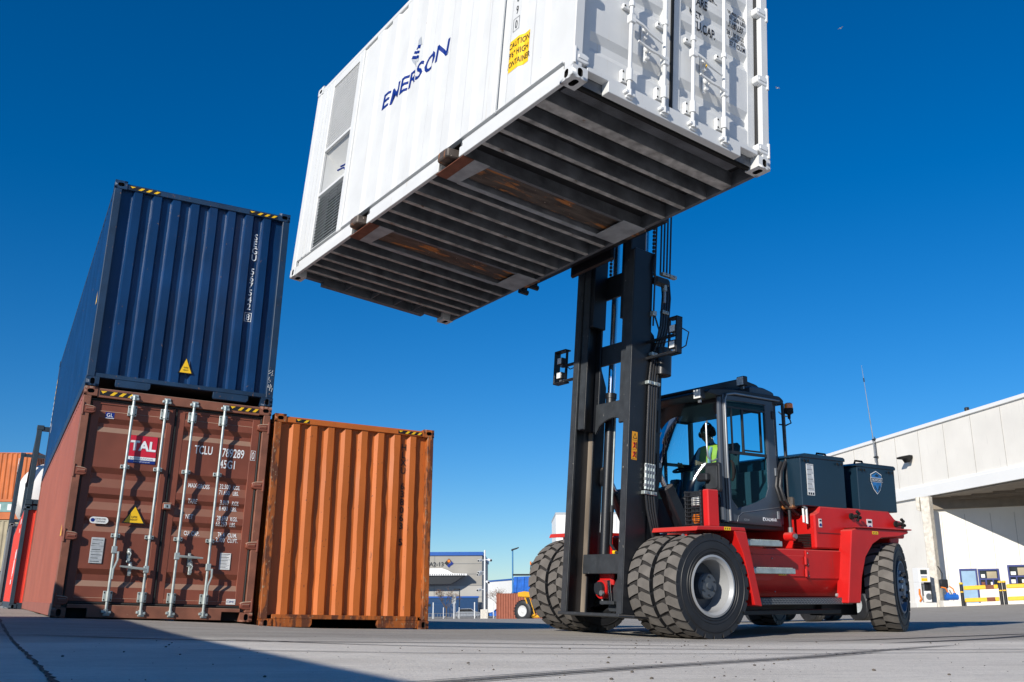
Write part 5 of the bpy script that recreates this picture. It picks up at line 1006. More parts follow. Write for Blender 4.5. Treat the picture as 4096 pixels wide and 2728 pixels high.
    for z0, z1 in ((0.12, 0.36), (1.10, 1.30)):
        mb = MB(); mb.box(2.555, 2.66, 1.65, 4.40, z0, z1, 'mast', 0.012); mb.xf(C); mb.build('carriage_bar', t, 20)
    for y in (4.12, 4.35):
        mb = MB(); mb.cyl((2.53, y, 0.06), (2.66, y, 0.06), 0.035, 'mast', n=12); mb.box(2.56, 2.64, y - 0.02, y + 0.02, 0.06, 0.14, 'mast'); mb.xf(C); mb.build('carriage_roller', t, 30)
    mb = MB(); mb.box(2.665, 2.72, 2.62, 3.44, 0.0, 1.4, 'mast', 0.02); mb.xf(C); mb.build('carriage_plate', t, 20)
M['stickeramber'] = mat('amber_sticker', (0.70, 0.30, 0.01), 0.45, var=0.06)
build_truck()

def build_driver():
    F = F_TRUCK
    t_hip = Vector((1.34, -0.04, 1.80))
    J = {'pelvis': (1.34, -.04, 1.80, .125, .155), 'spine': (1.37, -.04, 1.98, .115, .15), 'chest': (1.37, -.04, 2.15, .12, .165), 'neck0': (1.36, -.04, 2.27, .06, .065), 'neck': (1.33, -.04, 2.33, .05, .05), 'head': (1.29, -.04, 2.42, .095, .078), 'crown': (1.30, -.04, 2.49, .075, .066),
         'nose': (1.205, -.04, 2.405, .018, .016), 'chin': (1.235, -.04, 2.355, .035, .035)}
    B = [('pelvis', 'spine'), ('spine', 'chest'), ('chest', 'neck0'), ('neck0', 'neck'), ('neck', 'head'), ('head', 'crown'), ('head', 'nose'), ('head', 'chin')]
    for s, n in ((1, 'r'), (-1, 'l')):
        y = -.04
        J['sh' + n] = (1.36, y + s * .18, 2.22, .062, .062); J['el' + n] = (1.22, y + s * .25, 1.98, .045, .045); J['wr' + n] = (1.02, y + s * .17, 1.99, .030, .030); J['pa' + n] = (0.955, y + s * .155, 2.01, .034, .020)
        J['hp' + n] = (1.28, y + s * .10, 1.77, .085, .085); J['kn' + n] = (0.92, y + s * .13, 1.76, .062, .062); J['an' + n] = (0.88, y + s * .13, 1.38, .042, .042); J['to' + n] = (0.76, y + s * .14, 1.32, .04, .035)
        B += [('chest', 'sh' + n), ('sh' + n, 'el' + n), ('el' + n, 'wr' + n), ('wr' + n, 'pa' + n), ('pelvis', 'hp' + n), ('hp' + n, 'kn' + n), ('kn' + n, 'an' + n), ('an' + n, 'to' + n)]
        for k in range(4):
            a, b = 'f%s%d' % (n, k), 'g%s%d' % (n, k); dz = -0.025 + k * 0.017
            J[a] = (0.925, y + s * .16, 2.01 + dz, .009, .009); J[b] = (0.915, y + s * .125, 2.01 + dz, .008, .008); B += [('pa' + n, a), (a, b)]
        J['th' + n] = (0.955, y + s * .12, 2.035, .010, .010); B.append(('pa' + n, 'th' + n))
    names = list(J); me = bpy.data.meshes.new('person'); me.from_pydata([J[k][:3] for k in names], [(names.index(a), names.index(b)) for a, b in B], [])
    o = bpy.data.objects.new('person', me); COL.objects.link(o)
    o.modifiers.new('skin', 'SKIN'); sv = me.skin_vertices[0].data
    for k, n in enumerate(names): sv[k].radius = J[n][3:5]
    sv[names.index('pelvis')].use_root = True
    sub = o.modifiers.new('sub', 'SUBSURF'); sub.levels = 2; sub.render_levels = 2
    dg = bpy.context.evaluated_depsgraph_get(); me2 = bpy.data.meshes.new_from_object(o.evaluated_get(dg)); o.modifiers.clear(); o.data = me2
    me2.materials.clear(); me2.materials.append(M['cloth']); me2.materials.append(M['skin'])
    for p in me2.polygons:
        c = p.center; p.material_index = 1 if (c.z > 2.295 or c.x < 1.01 and c.z > 1.9) else 0; p.use_smooth = True
    o.matrix_world = F
    tag(o, 'driver in a yellow hi-vis vest and headset seated in the cab', 'person')
    mb = MB(); rows = []
    for z, rx, ry, cx in ((1.82, .155, .19, 1.34), (1.98, .145, .185, 1.37), (2.12, .15, .20, 1.37), (2.22, .125, .215, 1.365), (2.27, .085, .15, 1.36)): rows.append([(cx + rx * math.cos(a), -.04 + ry * math.sin(a), z) for a in [2 * math.pi * k / 24 for k in range(24)]])
    mb.strip(rows, 'vest', True); mb.build('vest', o, 50)
    mb = MB()
    for s in (-1, 1): mb.tube([(1.21, -.04 + s * .09, 1.84), (1.205, -.04 + s * .10, 2.0), (1.215, -.04 + s * .10, 2.14), (1.26, -.04 + s * .10, 2.235)], 0.022, 'greyink', 6)
    mb.build('reflective_stripe', o, 40)
    mb = MB(); mb.sphere((1.315, -.04, 2.455), 0.108, 'hair', 16, (1.0, .85, .82)); mb.build('hair', o, 60)
    mb = MB()
    for s in (-1, 1): mb.cyl((1.30, -.04 + s * .075, 2.42), (1.30, -.04 + s * .115, 2.42), 0.042, 'black', n=14)
    mb.tube([(1.30, -.04 + .10 * math.cos(a), 2.44 + .12 * math.sin(a)) for a in [math.pi * k / 10 for k in range(11)]], 0.012, 'black', 6); mb.tube([(1.29, -.15, 2.40), (1.22, -.13, 2.36), (1.20, -.09, 2.355)], 0.006, 'black', 6); mb.build('headset', o, 40)
    mb = MB()
    for s in (-1, 1): mb.sphere((1.205, -.04 + s * .032, 2.43), 0.012, 'paper', 8); mb.sphere((1.196, -.04 + s * .032, 2.43), 0.006, 'black', 6)
    mb.box(1.198, 1.21, -.065, -.015, 2.375, 2.381, 'rustplate'); mb.build('face_detail', o, 40)
build_driver()

# ------------------------------------------------------------------ yard surface: joints, tyre marks, grit
M['mark'] = mat('tyre_mark_rubber', (0.035, 0.034, 0.036), 0.7, var=0.4, nscale=3)
M['joint'] = mat('joint_filler', (0.06, 0.058, 0.05), 0.9, var=0.5, nscale=9)
def smooth_path(pts, n=14):
    out = []
    for i in range(len(pts) - 1):
        p0, p1, p2, p3 = [Vector((*pts[max(0, min(len(pts) - 1, i + k))], 0)) for k in (-1, 0, 1, 2)]
        for k in range(n):
            t = k / n; out.append(0.5 * ((2 * p1) + (p2 - p0) * t + (2 * p0 - 5 * p1 + 4 * p2 - p3) * t * t + (3 * p1 - p0 - 3 * p2 + p3) * t ** 3))
    out.append(Vector((*pts[-1], 0))); return out
def ribbon(name, label, pts, w, m, off=0.0, taper=True, wob=0.0, lift=0.004):
    P = smooth_path(pts); rows = []; n = len(P)
    for i, p in enumerate(P):
        d = (P[min(i + 1, n - 1)] - P[max(i - 1, 0)]).normalized(); s = Vector((-d.y, d.x, 0))
        ww = w * (min(1, i / 6, (n - 1 - i) / 6) if taper else 1) * (1 + wob * (random.random() - 0.5)); ww = max(ww, 0.001); c = p + s * (off + wob * w * (random.random() - .5))
        a, b = c + s * ww / 2, c - s * ww / 2; rows.append([(a.x, a.y, gz(a.x, a.y) + lift), (b.x, b.y, gz(b.x, b.y) + lift)])
    mb = MB(); mb.strip(rows, m); o = mb.build(name, None, 0); tag(o, label, 'ground marking', kind='structure'); return o
A = [(-0.6, 3.2), (-0.006, 3.87), (0.6, 4.5), (1.5, 5.4), (2.26, 6.4), (3.47, 7.87)]
for k, (o, w) in enumerate(((0.0, 0.030), (0.075, 0.016), (-0.07, 0.020))): ribbon('tyre_mark', 'dark tyre mark sweeping over the pale concrete', A if k < 2 else A[:-1], w, 'mark', o)
for k, P in enumerate(([(-2.4, 8.1), (-0.7, 6.97), (1.2, 6.7), (3.3, 6.66), (5.5, 6.9)], [(-4, 8.4), (-1.97, 7.66), (-0.2, 7.7), (1.6, 7.4)], [(3, 8.4), (5, 10.2), (8, 14), (9, 16)], [(-2.2, 6.2), (-0.4, 5.8), (1.5, 5.95), (4, 6.3)], [(2.2, 9.0), (6, 11.4), (10, 13)])): ribbon('tyre_mark', 'dark tyre mark sweeping over the pale concrete', P, (0.05, 0.07, 0.12, 0.03, 0.10)[k], 'mark')
ribbon('ground_joint', 'dark mossy joint between concrete slabs in the foreground', [(-7.4, 14.5), (-5.46, 10.86), (-3.34, 6.88), (-2.3, 4.93), (-1.64, 3.69), (-1.0, 2.5)], 0.022, 'joint', taper=False, wob=0.8)
mb = MB()
for k in range(260):
    y = random.uniform(3.3, 9.5); x = random.uniform(-0.45, 0.6) * y if k % 3 else random.gauss(0.75 + 0.1 * (y - 4.5), 0.35)
    r = random.choice((0.002, 0.0025, 0.003, 0.006)) * random.uniform(0.7, 1.4); z = gz(x, y)
    v = bmesh.ops.create_icosphere(mb.bm, subdivisions=1, radius=r)['verts']
    for q in v: q.co = Vector((q.co.x * random.uniform(.7, 1.5) + x, q.co.y * random.uniform(.7, 1.5) + y, q.co.z * .7 + z + r * .4))
mb._mi('stone')
M['stone'] = mat('grit_stone', (0.10, 0.085, 0.07), 0.9, var=0.3)
tag(mb.build('grit', None, 0), 'scattered grit and crumbs of dirt on the concrete', 'grit', kind='stuff')

# ------------------------------------------------------------------ containers at the left edge and out of view
def plain_container(label, F, L, H, mf, ms, group, end=None):
    t = thing('shipping_container', label, 'container', F, group); container_shell(t, L, H, mf, ms, floor='black')
    if end != 'none': corr_end_plain(t, H, mf, ms)
    return t
def corr_end_plain(t, H, mf, ms):
    pr = corr(0.10, W_ - 0.10, 0.256, 0.116, 0.020, 0.100, 0.028, 0.070)
    mb = MB(); mb.strip([[(s, d, 0.14) for s, d in pr], [(s, d, H - 0.10) for s, d in pr]], ms); mb.build('end_wall', t, 12)
    mb = MB(); mb.box(0.163, W_ - 0.163, 0.012, 0.09, H - 0.11, H - 0.012, mf, 0.003); mb.box(0.163, W_ - 0.163, 0.012, 0.09, 0.012, 0.15, mf, 0.003); mb.build('end_beam', t, 20)
M['grey_paint'] = mat('grey_container_paint', (0.16, 0.17, 0.18), 0.5, var=0.15, rust=0.1)
M['beige'] = mat('beige_container_paint', (0.34, 0.29, 0.19), 0.6, var=0.18, nscale=1.2, rust=0.12, streak=0.3, streakcol=(0.20, 0.15, 0.09))
M['teal'] = mat('teal_container_paint', (0.16, 0.30, 0.29), 0.55, var=0.15, rust=0.1)
M['redbox'] = mat('bright_red_container_paint', (0.60, 0.045, 0.025), 0.5, var=0.12, nscale=1.0, streak=0.15, streakcol=(0.5, 0.08, 0.05))
M['tankwhite'] = mat('tank_white_paint', (0.74, 0.73, 0.70), 0.4, var=0.06, streak=0.2, streakcol=(0.5, 0.46, 0.40))
M['frame_dark'] = mat('dark_blue_frame_paint', (0.025, 0.045, 0.065), 0.5, var=0.25, chips=0.35, chipcol=(0.18, 0.09, 0.05), rust=0.1)
plain_container('grey container standing left of the camera, its shadow falling across the foreground', frame(-5.05, -3.0, 0.0, 0.4457), 12.192, 2.591, 'grey_paint', 'grey_paint', 'containers stacked in the yard')
# red container in a dark frame behind the brown one, with a tank container on it
F = F_STACK @ Matrix.Translation((-0.25, 13.1, -0.02))
t = thing('shipping_container', 'bright red container in a dark frame at the left edge, under the white tank', 'container', F, 'containers stacked in the yard')
container_shell(t, 12.192, 2.44, 'frame_dark', 'redbox', floor='black'); corr_end_plain(t, 2.44, 'frame_dark', 'redbox')
mb = MB()
for k, (y, z, w, h) in enumerate(((1.0, 2.05, .55, .12), (1.3, 1.85, .3, .10), (0.9, 1.2, .5, .22), (1.6, 0.85, .10, .5), (1.85, 1.0, .10, .4), (2.1, 0.8, .10, .35), (2.4, 0.9, .12, .3), (2.7, 0.75, .10, .3), (2.3, 0.6, .9, .12))): mb.box(-0.004, 0.004, y, y + w, z, z + h, 'whiteink')
mb.build('side_lettering', t, 0)
def open_frame(t, L, H, Hb, m='frame_dark'):
    for x in (0.0, W_ - 0.12):
        for y, h in ((0.0, H), (L - 0.12, Hb)):
            mb = MB(); mb.box(x, x + 0.12, y, y + 0.12, 0.11, h - 0.11, m, 0.006); mb.build('frame_post', t, 20)
            for z in (0.0, h - 0.115): mb = MB(); mb.box(x - 0.005, x + 0.157, y - 0.005, y + 0.17, z, z + 0.112, m, 0.008); mb.box(x - 0.008, x + 0.02, y + 0.05, y + 0.11, z + 0.03, z + 0.08, 'black'); mb.build('corner_casting', t, 20)
        mb = MB(); mb.prism([(0.12, H - 0.02), (0.12, H - 0.12), (L - 0.12, Hb - 0.12), (L - 0.12, Hb - 0.02)], 'x', x + 0.01, x + 0.10, m, 0.004); mb.build('top_rail', t, 20)
        mb = MB(); mb.box(x + 0.01, x + 0.10, 0.12, L - 0.12, 0.02, 0.12, m, 0.004); mb.build('bottom_rail', t, 20)
    for z in (0.02, H - 0.14): mb = MB(); mb.box(0.12, W_ - 0.12, 0.01, 0.10, z, z + 0.11, m, 0.004); mb.build('end_beam', t, 20)
def build_tank():
    t = thing('open_frame', 'dark empty frame with sloping rails on top of the bright red container', 'frame', F_STACK @ Matrix.Translation((-0.25, 13.1, 2.43)))
    open_frame(t, 4.2, 1.95, 0.95)
    mb = MB(); mb.box(0.1, W_ - 0.1, 0.12, 4.0, 0.03, 0.09, 'frame_dark'); mb.build('frame_floor', t, 0)
    F = F_STACK @ Matrix.Translation((-0.42, 26.0, -0.02)); t = thing('shipping_container', 'grey container at the left edge, mostly hidden behind the bright red one', 'container', F, 'containers stacked in the yard')
    container_shell(t, 6.058, 2.85, 'grey_paint', 'grey_paint', floor='black'); corr_end_plain(t, 2.85, 'grey_paint', 'grey_paint')
    F = F_STACK @ Matrix.Translation((-0.42, 26.0, 2.84)); L = 6.058
    t = thing('tank_container', 'white rounded tank behind the dark empty frame at the left edge', 'tank container', F)
    open_frame(t, L, 2.5, 2.5)
    mb = MB(); r = 1.10; c = Vector((W_ / 2 - 0.05, 0, 1.20)); mb.lathe([(0.001, 0.16), (0.35, 0.18), (0.65, 0.24), (0.90, 0.36), (1.05, 0.52), (r, 0.75), (r, 5.3), (1.05, 5.5), (0.9, 5.66), (0.5, 5.82), (0.001, 5.86)], c, (0, 1, 0), 'tankwhite', 48); mb.build('tank', t, 40)
    mb = MB()
    for a, y0, y1, m in ((2.75, 0.9, 1.9, 'yellow'), (2.95, 0.9, 2.0, 'blackink'), (3.12, 0.9, 1.8, 'yellow'), (3.4, 2.0, 3.4, 'blackink'), (2.7, 2.3, 3.2, 'blackink'), (2.85, 3.2, 3.6, 'blackink')):
        p = lambda a, y: (c.x + (r + .006) * math.cos(a), y, c.z + (r + .006) * math.sin(a)); mb.strip([[p(a, y0), p(a, y1)], [p(a + .06, y0), p(a + .06, y1)], [p(a + .12, y0), p(a + .12, y1)]], m)
    mb.build('tank_lettering', t, 0)
    mb = MB(); mb.prism([(0.9, 1.9), (1.15, 2.15), (0.9, 2.4), (0.65, 2.15)], 'x', -0.04, -0.02, 'paper'); mb.build('hazard_placard', t, 0)
build_tank()
# farther stack at the very edge of the picture
FS = frame(-27.7, 57.0, -0.2, math.pi / 2 + 0.10)
def far_stack(z, H, ms, mf, label):
    F = FS @ Matrix.Translation((0, 0, z)); t = thing('shipping_container', label, 'container', F, 'containers stacked in the yard'); container_shell(t, 12.192, H, mf, ms, floor='black'); corr_end_plain(t, H, mf, ms); return t
far_stack(-0.40, 2.72, 'grey_paint', 'grey_paint', 'grey container at the bottom of the far stack at the left edge')
far_stack(2.33, 2.896, 'beige', 'beige', 'beige container in the middle of the far stack at the left edge')
t = thing('flat_rack', 'thin teal flat rack lying between two containers of the far left stack', 'flat rack', FS @ Matrix.Translation((0, 0, 5.23)))
mb = MB(); mb.box(0, W_, 0, 12.192, 0.42, 0.98, 'teal', 0.01); mb.box(0, W_, 0.02, 12.17, 0.0, 0.41, 'orange_far', 0.01); mb.build('deck', t, 20)
mb = MB()
for k in range(18): mb.box(-0.008, -0.001, 0.4 + k * 0.66, 0.7 + k * 0.66, 0.52, 0.86, 'paper')
mb.build('deck_slots', t, 0)
far_stack(6.22, 2.896, 'orange_far', 'orange_far', 'bright orange container on top of the far stack at the left edge')

# ------------------------------------------------------------------ buildings in the background
M['concrete_panel'] = mat('pale_concrete_panel', (0.74, 0.715, 0.665), 0.8, var=0.07, nscale=0.4, streak=0.25, streakcol=(0.47, 0.45, 0.42), bump=0.2, bscale=8)
M['white_clad'] = mat('white_cladding', (0.78, 0.78, 0.77), 0.5, var=0.03, nscale=0.3)
M['grey_clad'] = mat('grey_cladding', (0.30, 0.285, 0.255), 0.7, var=0.08, nscale=0.2, streak=0.15, streakcol=(0.24, 0.23, 0.21))
M['grey_clad2'] = mat('light_grey_cladding', (0.40, 0.385, 0.355), 0.7, var=0.08, nscale=0.2)
M['blue_trim'] = mat('blue_roof_trim', (0.012, 0.09, 0.36), 0.45, var=0.06)
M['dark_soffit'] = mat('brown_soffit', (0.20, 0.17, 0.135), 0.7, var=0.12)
M['rough_concrete'] = mat('rough_concrete_post', (0.60, 0.56, 0.49), 0.85, var=0.22, nscale=5, bump=0.5, bscale=14)
M['door_blue'] = mat('blue_door_paint', (0.22, 0.36, 0.52), 0.45, var=0.12, streak=0.2, streakcol=(0.12, 0.18, 0.30))
M['frame_blue'] = mat('navy_window_frame', (0.008, 0.022, 0.16), 0.4, var=0.08)
M['guard_yellow'] = mat('guard_rail_yellow', (0.80, 0.47, 0.02), 0.45, var=0.08)
M['pole_white'] = mat('white_pole_paint', (0.72, 0.73, 0.73), 0.4, var=0.05)
M['pole_blue'] = mat('blue_pole_paint', (0.03, 0.16, 0.34), 0.45, var=0.1)
M['machine_yellow'] = mat('machine_yellow_paint', (0.72, 0.36, 0.01), 0.45, var=0.12, chips=0.2, chipcol=(0.1, 0.06, 0.03))
M['machine_blue'] = mat('machine_blue_paint', (0.01, 0.12, 0.50), 0.5, var=0.25, nscale=2)
M['far_rust'] = mat('far_container_red', (0.29, 0.085, 0.045), 0.6, var=0.12, rust=0.1)
M['bark'] = mat('tree_bark', (0.11, 0.075, 0.05), 0.9, var=0.3, nscale=8)
M['dryleaf'] = mat('dry_brown_leaf', (0.20, 0.10, 0.045), 0.7, var=0.3, nscale=3)
M['carblue'] = mat('dark_blue_car_paint', (0.015, 0.05, 0.13), 0.3, var=0.1, coat=0.5)
M['carsilver'] = mat('silver_car_paint', (0.35, 0.37, 0.40), 0.35, metal=0.4, var=0.1)
def line_frame(p, q, z=0.0):
    """frame whose x axis runs from p to q along a wall, y into the building"""
    d = math.atan2(q[1] - p[1], q[0] - p[0]); return frame(p[0], p[1], z, d)
def build_depot():
    P0, P1 = (20.82, 72.0), (27.6, 31.5)         # fascia line, far end to near end
    L = math.hypot(P1[0] - P0[0], P1[1] - P0[1]); F = line_frame(P0, P1)
    t = thing('depot_building', 'large pale concrete depot with a white fascia and overhanging upper floor', 'building', F)
    mb = MB(); mb.box(0, L, 0.0, 6.0, 6.05, 9.85, 'concrete_panel'); xp = (F.inverted() @ Vector((23.4, 56.6, 0))).x; mb.box(0, xp, 0.0, 0.4, -1.0, 6.048, 'concrete_panel')
    mb.build('upper_wall', t, 0)
    mb = MB()
    x = 1.1
    while x < L: mb.box(x, x + 0.035, -0.012, 0.0, 6.75, 9.8, 'grey_clad2'); x += 2.48
    mb.build('panel_joints', t, 0)
    mb = MB(); mb.box(-0.05, L, -0.10, 0.4, 9.8505, 10.06, 'white_clad', 0.02); mb.build('coping', t, 20)
    mb = MB(); mb.box(0, L, -0.16, 0.0, 6.0, 6.58, 'white_clad', 0.01); mb.box(0, L, -0.10, -0.002, 6.581, 6.72, 'white_clad', 0.01); mb.build('fascia', t, 20)
    Fi = F.inverted(); A, B = Vector((23.52, 56.75, 0)), Vector((42.0, 46.8, 0)); a, b = Fi @ A, Fi @ B; ang = math.atan2(b.y - a.y, b.x - a.x); LW = (b - a).length; MW = Matrix.Translation(a) @ Matrix.Rotation(ang, 4, 'Z')
    mb = MB(); mb.box(0, LW, 0, 0.4, -0.8, 6.0, 'concrete_panel', mtx=MW); mb.build('lower_wall', t, 0)
    mb = MB()
    for x in (0.9, 2.1, 3.4, 4.6, 5.7, 8.2, 10.6): mb.box(x, x + 0.025, -0.008, -0.001, -0.3, 5.0, 'grey_clad2', mtx=MW)
    mb.build('wall_joints', t, 0)
    mb = MB(); c = Fi @ Vector((44, 30, 0)); d = Fi @ Vector((27.6, 31.5, 0))
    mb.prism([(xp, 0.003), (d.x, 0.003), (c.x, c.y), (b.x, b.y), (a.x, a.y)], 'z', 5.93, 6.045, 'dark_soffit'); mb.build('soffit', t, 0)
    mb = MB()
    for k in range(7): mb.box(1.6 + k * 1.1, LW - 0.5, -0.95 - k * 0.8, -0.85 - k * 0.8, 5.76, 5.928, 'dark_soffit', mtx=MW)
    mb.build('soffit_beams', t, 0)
    mb = MB(); mb.box(0.3, LW, -0.25, -0.004, 5.3, 5.925, 'dark_soffit', mtx=MW); mb.build('wall_beam', t, 0)  # wall top coloured dark brown for the shade below the overhang
    mb = MB(); mb.box(0.2, LW, -0.5, -0.004, -0.8, gz(26, 55) + 0.12, 'concrete_panel', mtx=MW); mb.build('plinth', t, 0)
    # pillar at the corner of the overhang
    p = Fi @ Vector((23.05, 55.1, 0)); MP = Matrix.Translation(p) @ Matrix.Rotation(R(32), 4, 'Z')
    mb = MB(); mb.box(-0.25, 0.25, -0.23, 0.23, -0.8, 5.9, 'rough_concrete', 0.03, MP); mb.prism([(-0.3, 5.1), (-0.5, 5.2), (-0.5, 5.9), (-0.3, 5.9)], 'y', -0.25, 0.25, 'rough_concrete', 0.02, MP); mb.build('pillar', t, 20)
    g = 0.02
    # door and windows in the lower wall
    def wx(px):     # position along the wall for a bearing
        k = (px - 2048) / 3920.1; d = B - A; s = (k * A.y - A.x) / (d.x - k * d.y); return s * LW
    x = wx(3820); mb = MB(); mb.box(x - 0.36, x + 0.36, -0.05, -0.002, g, g + 1.87, 'door_blue', mtx=MW); dr = mb.build('door', t, 0)
    mb = MB(); mb.box(x - 0.45, x - 0.365, -0.09, -0.002, g, g + 1.97, 'frame_blue', mtx=MW); mb.box(x + 0.365, x + 0.45, -0.09, -0.002, g, g + 1.97, 'frame_blue', mtx=MW); mb.box(x - 0.45, x + 0.45, -0.092, -0.002, g + 1.88, g + 1.98, 'frame_blue', mtx=MW); mb.build('door_frame', dr, 0)
    mb = MB(); mb.box(x + 0.28, x + 0.34, -0.10, -0.052, g + 1.0, g + 1.12, 'steelgrey', mtx=MW); mb.build('door_handle', dr, 0)
    for px, w, z0, z1 in ((3899, 1.06, 0.97, 1.98), (4021, 1.18, 1.09, 2.16)):
        x = wx(px); mb = MB(); mb.box(x - w / 2 + .08, x + w / 2 - .08, -0.03, -0.004, z0 + .08, z1 - .08, 'winglass', mtx=MW); wn = mb.build('window', t, 0)
        mb = MB(); zm = z0 + 0.42
        for q in ((x - w / 2, x - w / 2 + .09, z0, z1), (x + w / 2 - .09, x + w / 2, z0, z1), (x - w / 2 + .09, x + w / 2 - .09, z1 - .09, z1), (x - w / 2 + .09, x + w / 2 - .09, z0, z0 + .08), (x - w / 2 + .09, x + w / 2 - .09, zm, zm + .08), (x - w / 6 - .03, x - w / 6 + .04, z0 + .08, zm), (x + w / 6 - .03, x + w / 6 + .04, z0 + .08, zm)): mb.box(q[0], q[1], -0.09, -0.003, q[2], q[3], 'frame_blue', mtx=MW)
        mb.build('window_frame', wn, 0)
        mb = MB(); mb.box(x - .1, x + w / 2 - .14, -0.034, -0.031, z1 - .55, z1 - .15, 'beige', mtx=MW); mb.box(x - w / 2 + .14, x - .2, -0.034, -0.031, zm + .12, zm + .3, 'paper', mtx=MW); mb.box(x - w / 2 + .12, x - w / 6 - .06, -0.034, -0.031, z0 + .1, z0 + .3, 'rustplate' if px < 3950 else 'paper', mtx=MW); mb.box(x + .05, x + .18, -0.034, -0.031, z0 + .12, z0 + .3, 'paper', mtx=MW); mb.build('window_papers', wn, 0)
    # floodlight on the upper wall
    q = Fi @ Vector((23.1, 57.1, 0)); mb = MB(); mb.prism([(-0.75, 8.42), (-0.2, 8.52), (0.0, 8.50), (0.0, 8.35), (-0.25, 8.08), (-0.4, 8.30), (-0.75, 8.32)], 'x', q.x - 0.35, q.x + 0.2, 'black', 0.03); mb.build('floodlight', t, 20)
    q = Fi @ Vector((24.3, 51.5, 0)); mb = MB(); mb.box(q.x - .1, q.x + .1, -0.1, 0.1, 10.06, 10.26, 'cabdark', 0.03); mb.build('roof_camera', t, 20)
    q = Fi @ Vector((22.2, 60.7, 0)); mb = MB()
    mb.tube([(q.x, -0.15, 8.6), (q.x - 0.05, -0.16, 10.4), (q.x - 0.42, -0.22, 14.9)], [0.035, 0.03, 0.012], 'steelgrey', 8); mb.tube([(q.x + .12, -0.1, 8.4), (q.x + .1, -0.12, 10.2)], 0.025, 'cabdark', 6)
    for z in (8.9, 10.0): mb.box(q.x - .12, q.x + .2, -0.2, -0.05, z, z + 0.08, 'cabdark')
    mb.cyl((q.x - 0.33, -0.2, 13.8), (q.x - 0.35, -0.2, 14.05), 0.04, 'cabdark', n=8); mb.build('antenna', t, 40)
    return t
build_depot()
# guard rails in front of it
def guard_rail(p, q, label, patch):
    F = line_frame(p, q, gz(*p)); L = math.hypot(q[0] - p[0], q[1] - p[1]); dz = gz(*q) - gz(*p); t = thing('guard_rail', label, 'guard rail', F, 'yellow guard rails by the depot wall')
    for x, z in ((0, 0), (L, dz)):
        mb = MB(); mb.cyl((x, 0, z - 0.1), (x, 0, z + 1.10), 0.085, 'cabdark', n=14); mb.build('post', t, 40)
        mb = MB(); mb.lathe([(0.10, 1.10), (0.10, 1.15), (0.07, 1.19), (0.001, 1.20)], (x, 0, z), (0, 0, 1), 'guard_yellow', 14); mb.cyl((x, 0, z + 0.68), (x, 0, z + 0.74), 0.092, 'guard_yellow', n=14); mb.build('post_cap', t, 40)
    for z in (0.80, 0.18):
        mb = MB(); mb.prism([(0.10, z), (L - 0.10, z + dz), (L - 0.10, z + dz + 0.21), (0.10, z + 0.21)], 'y', -0.07, 0.07, 'guard_yellow', 0.03)
        if patch: k = dz / L; mb.prism([(L * .62, z + k * L * .62 - .003), (L * .84, z + k * L * .84 - .003), (L * .84, z + k * L * .84 + .213), (L * .62, z + k * L * .62 + .213)], 'y', -0.075, 0.075, 'rustplate', 0.01)
        mb.build('rail', t, 20)
guard_rail((23.5, 53.0), (25.2, 52.3), 'yellow and black guard rail with worn brown patches, nearer the depot door', True)
guard_rail((25.36, 52.2), (26.95, 51.4), 'clean yellow and black guard rail below the right hand window', False)
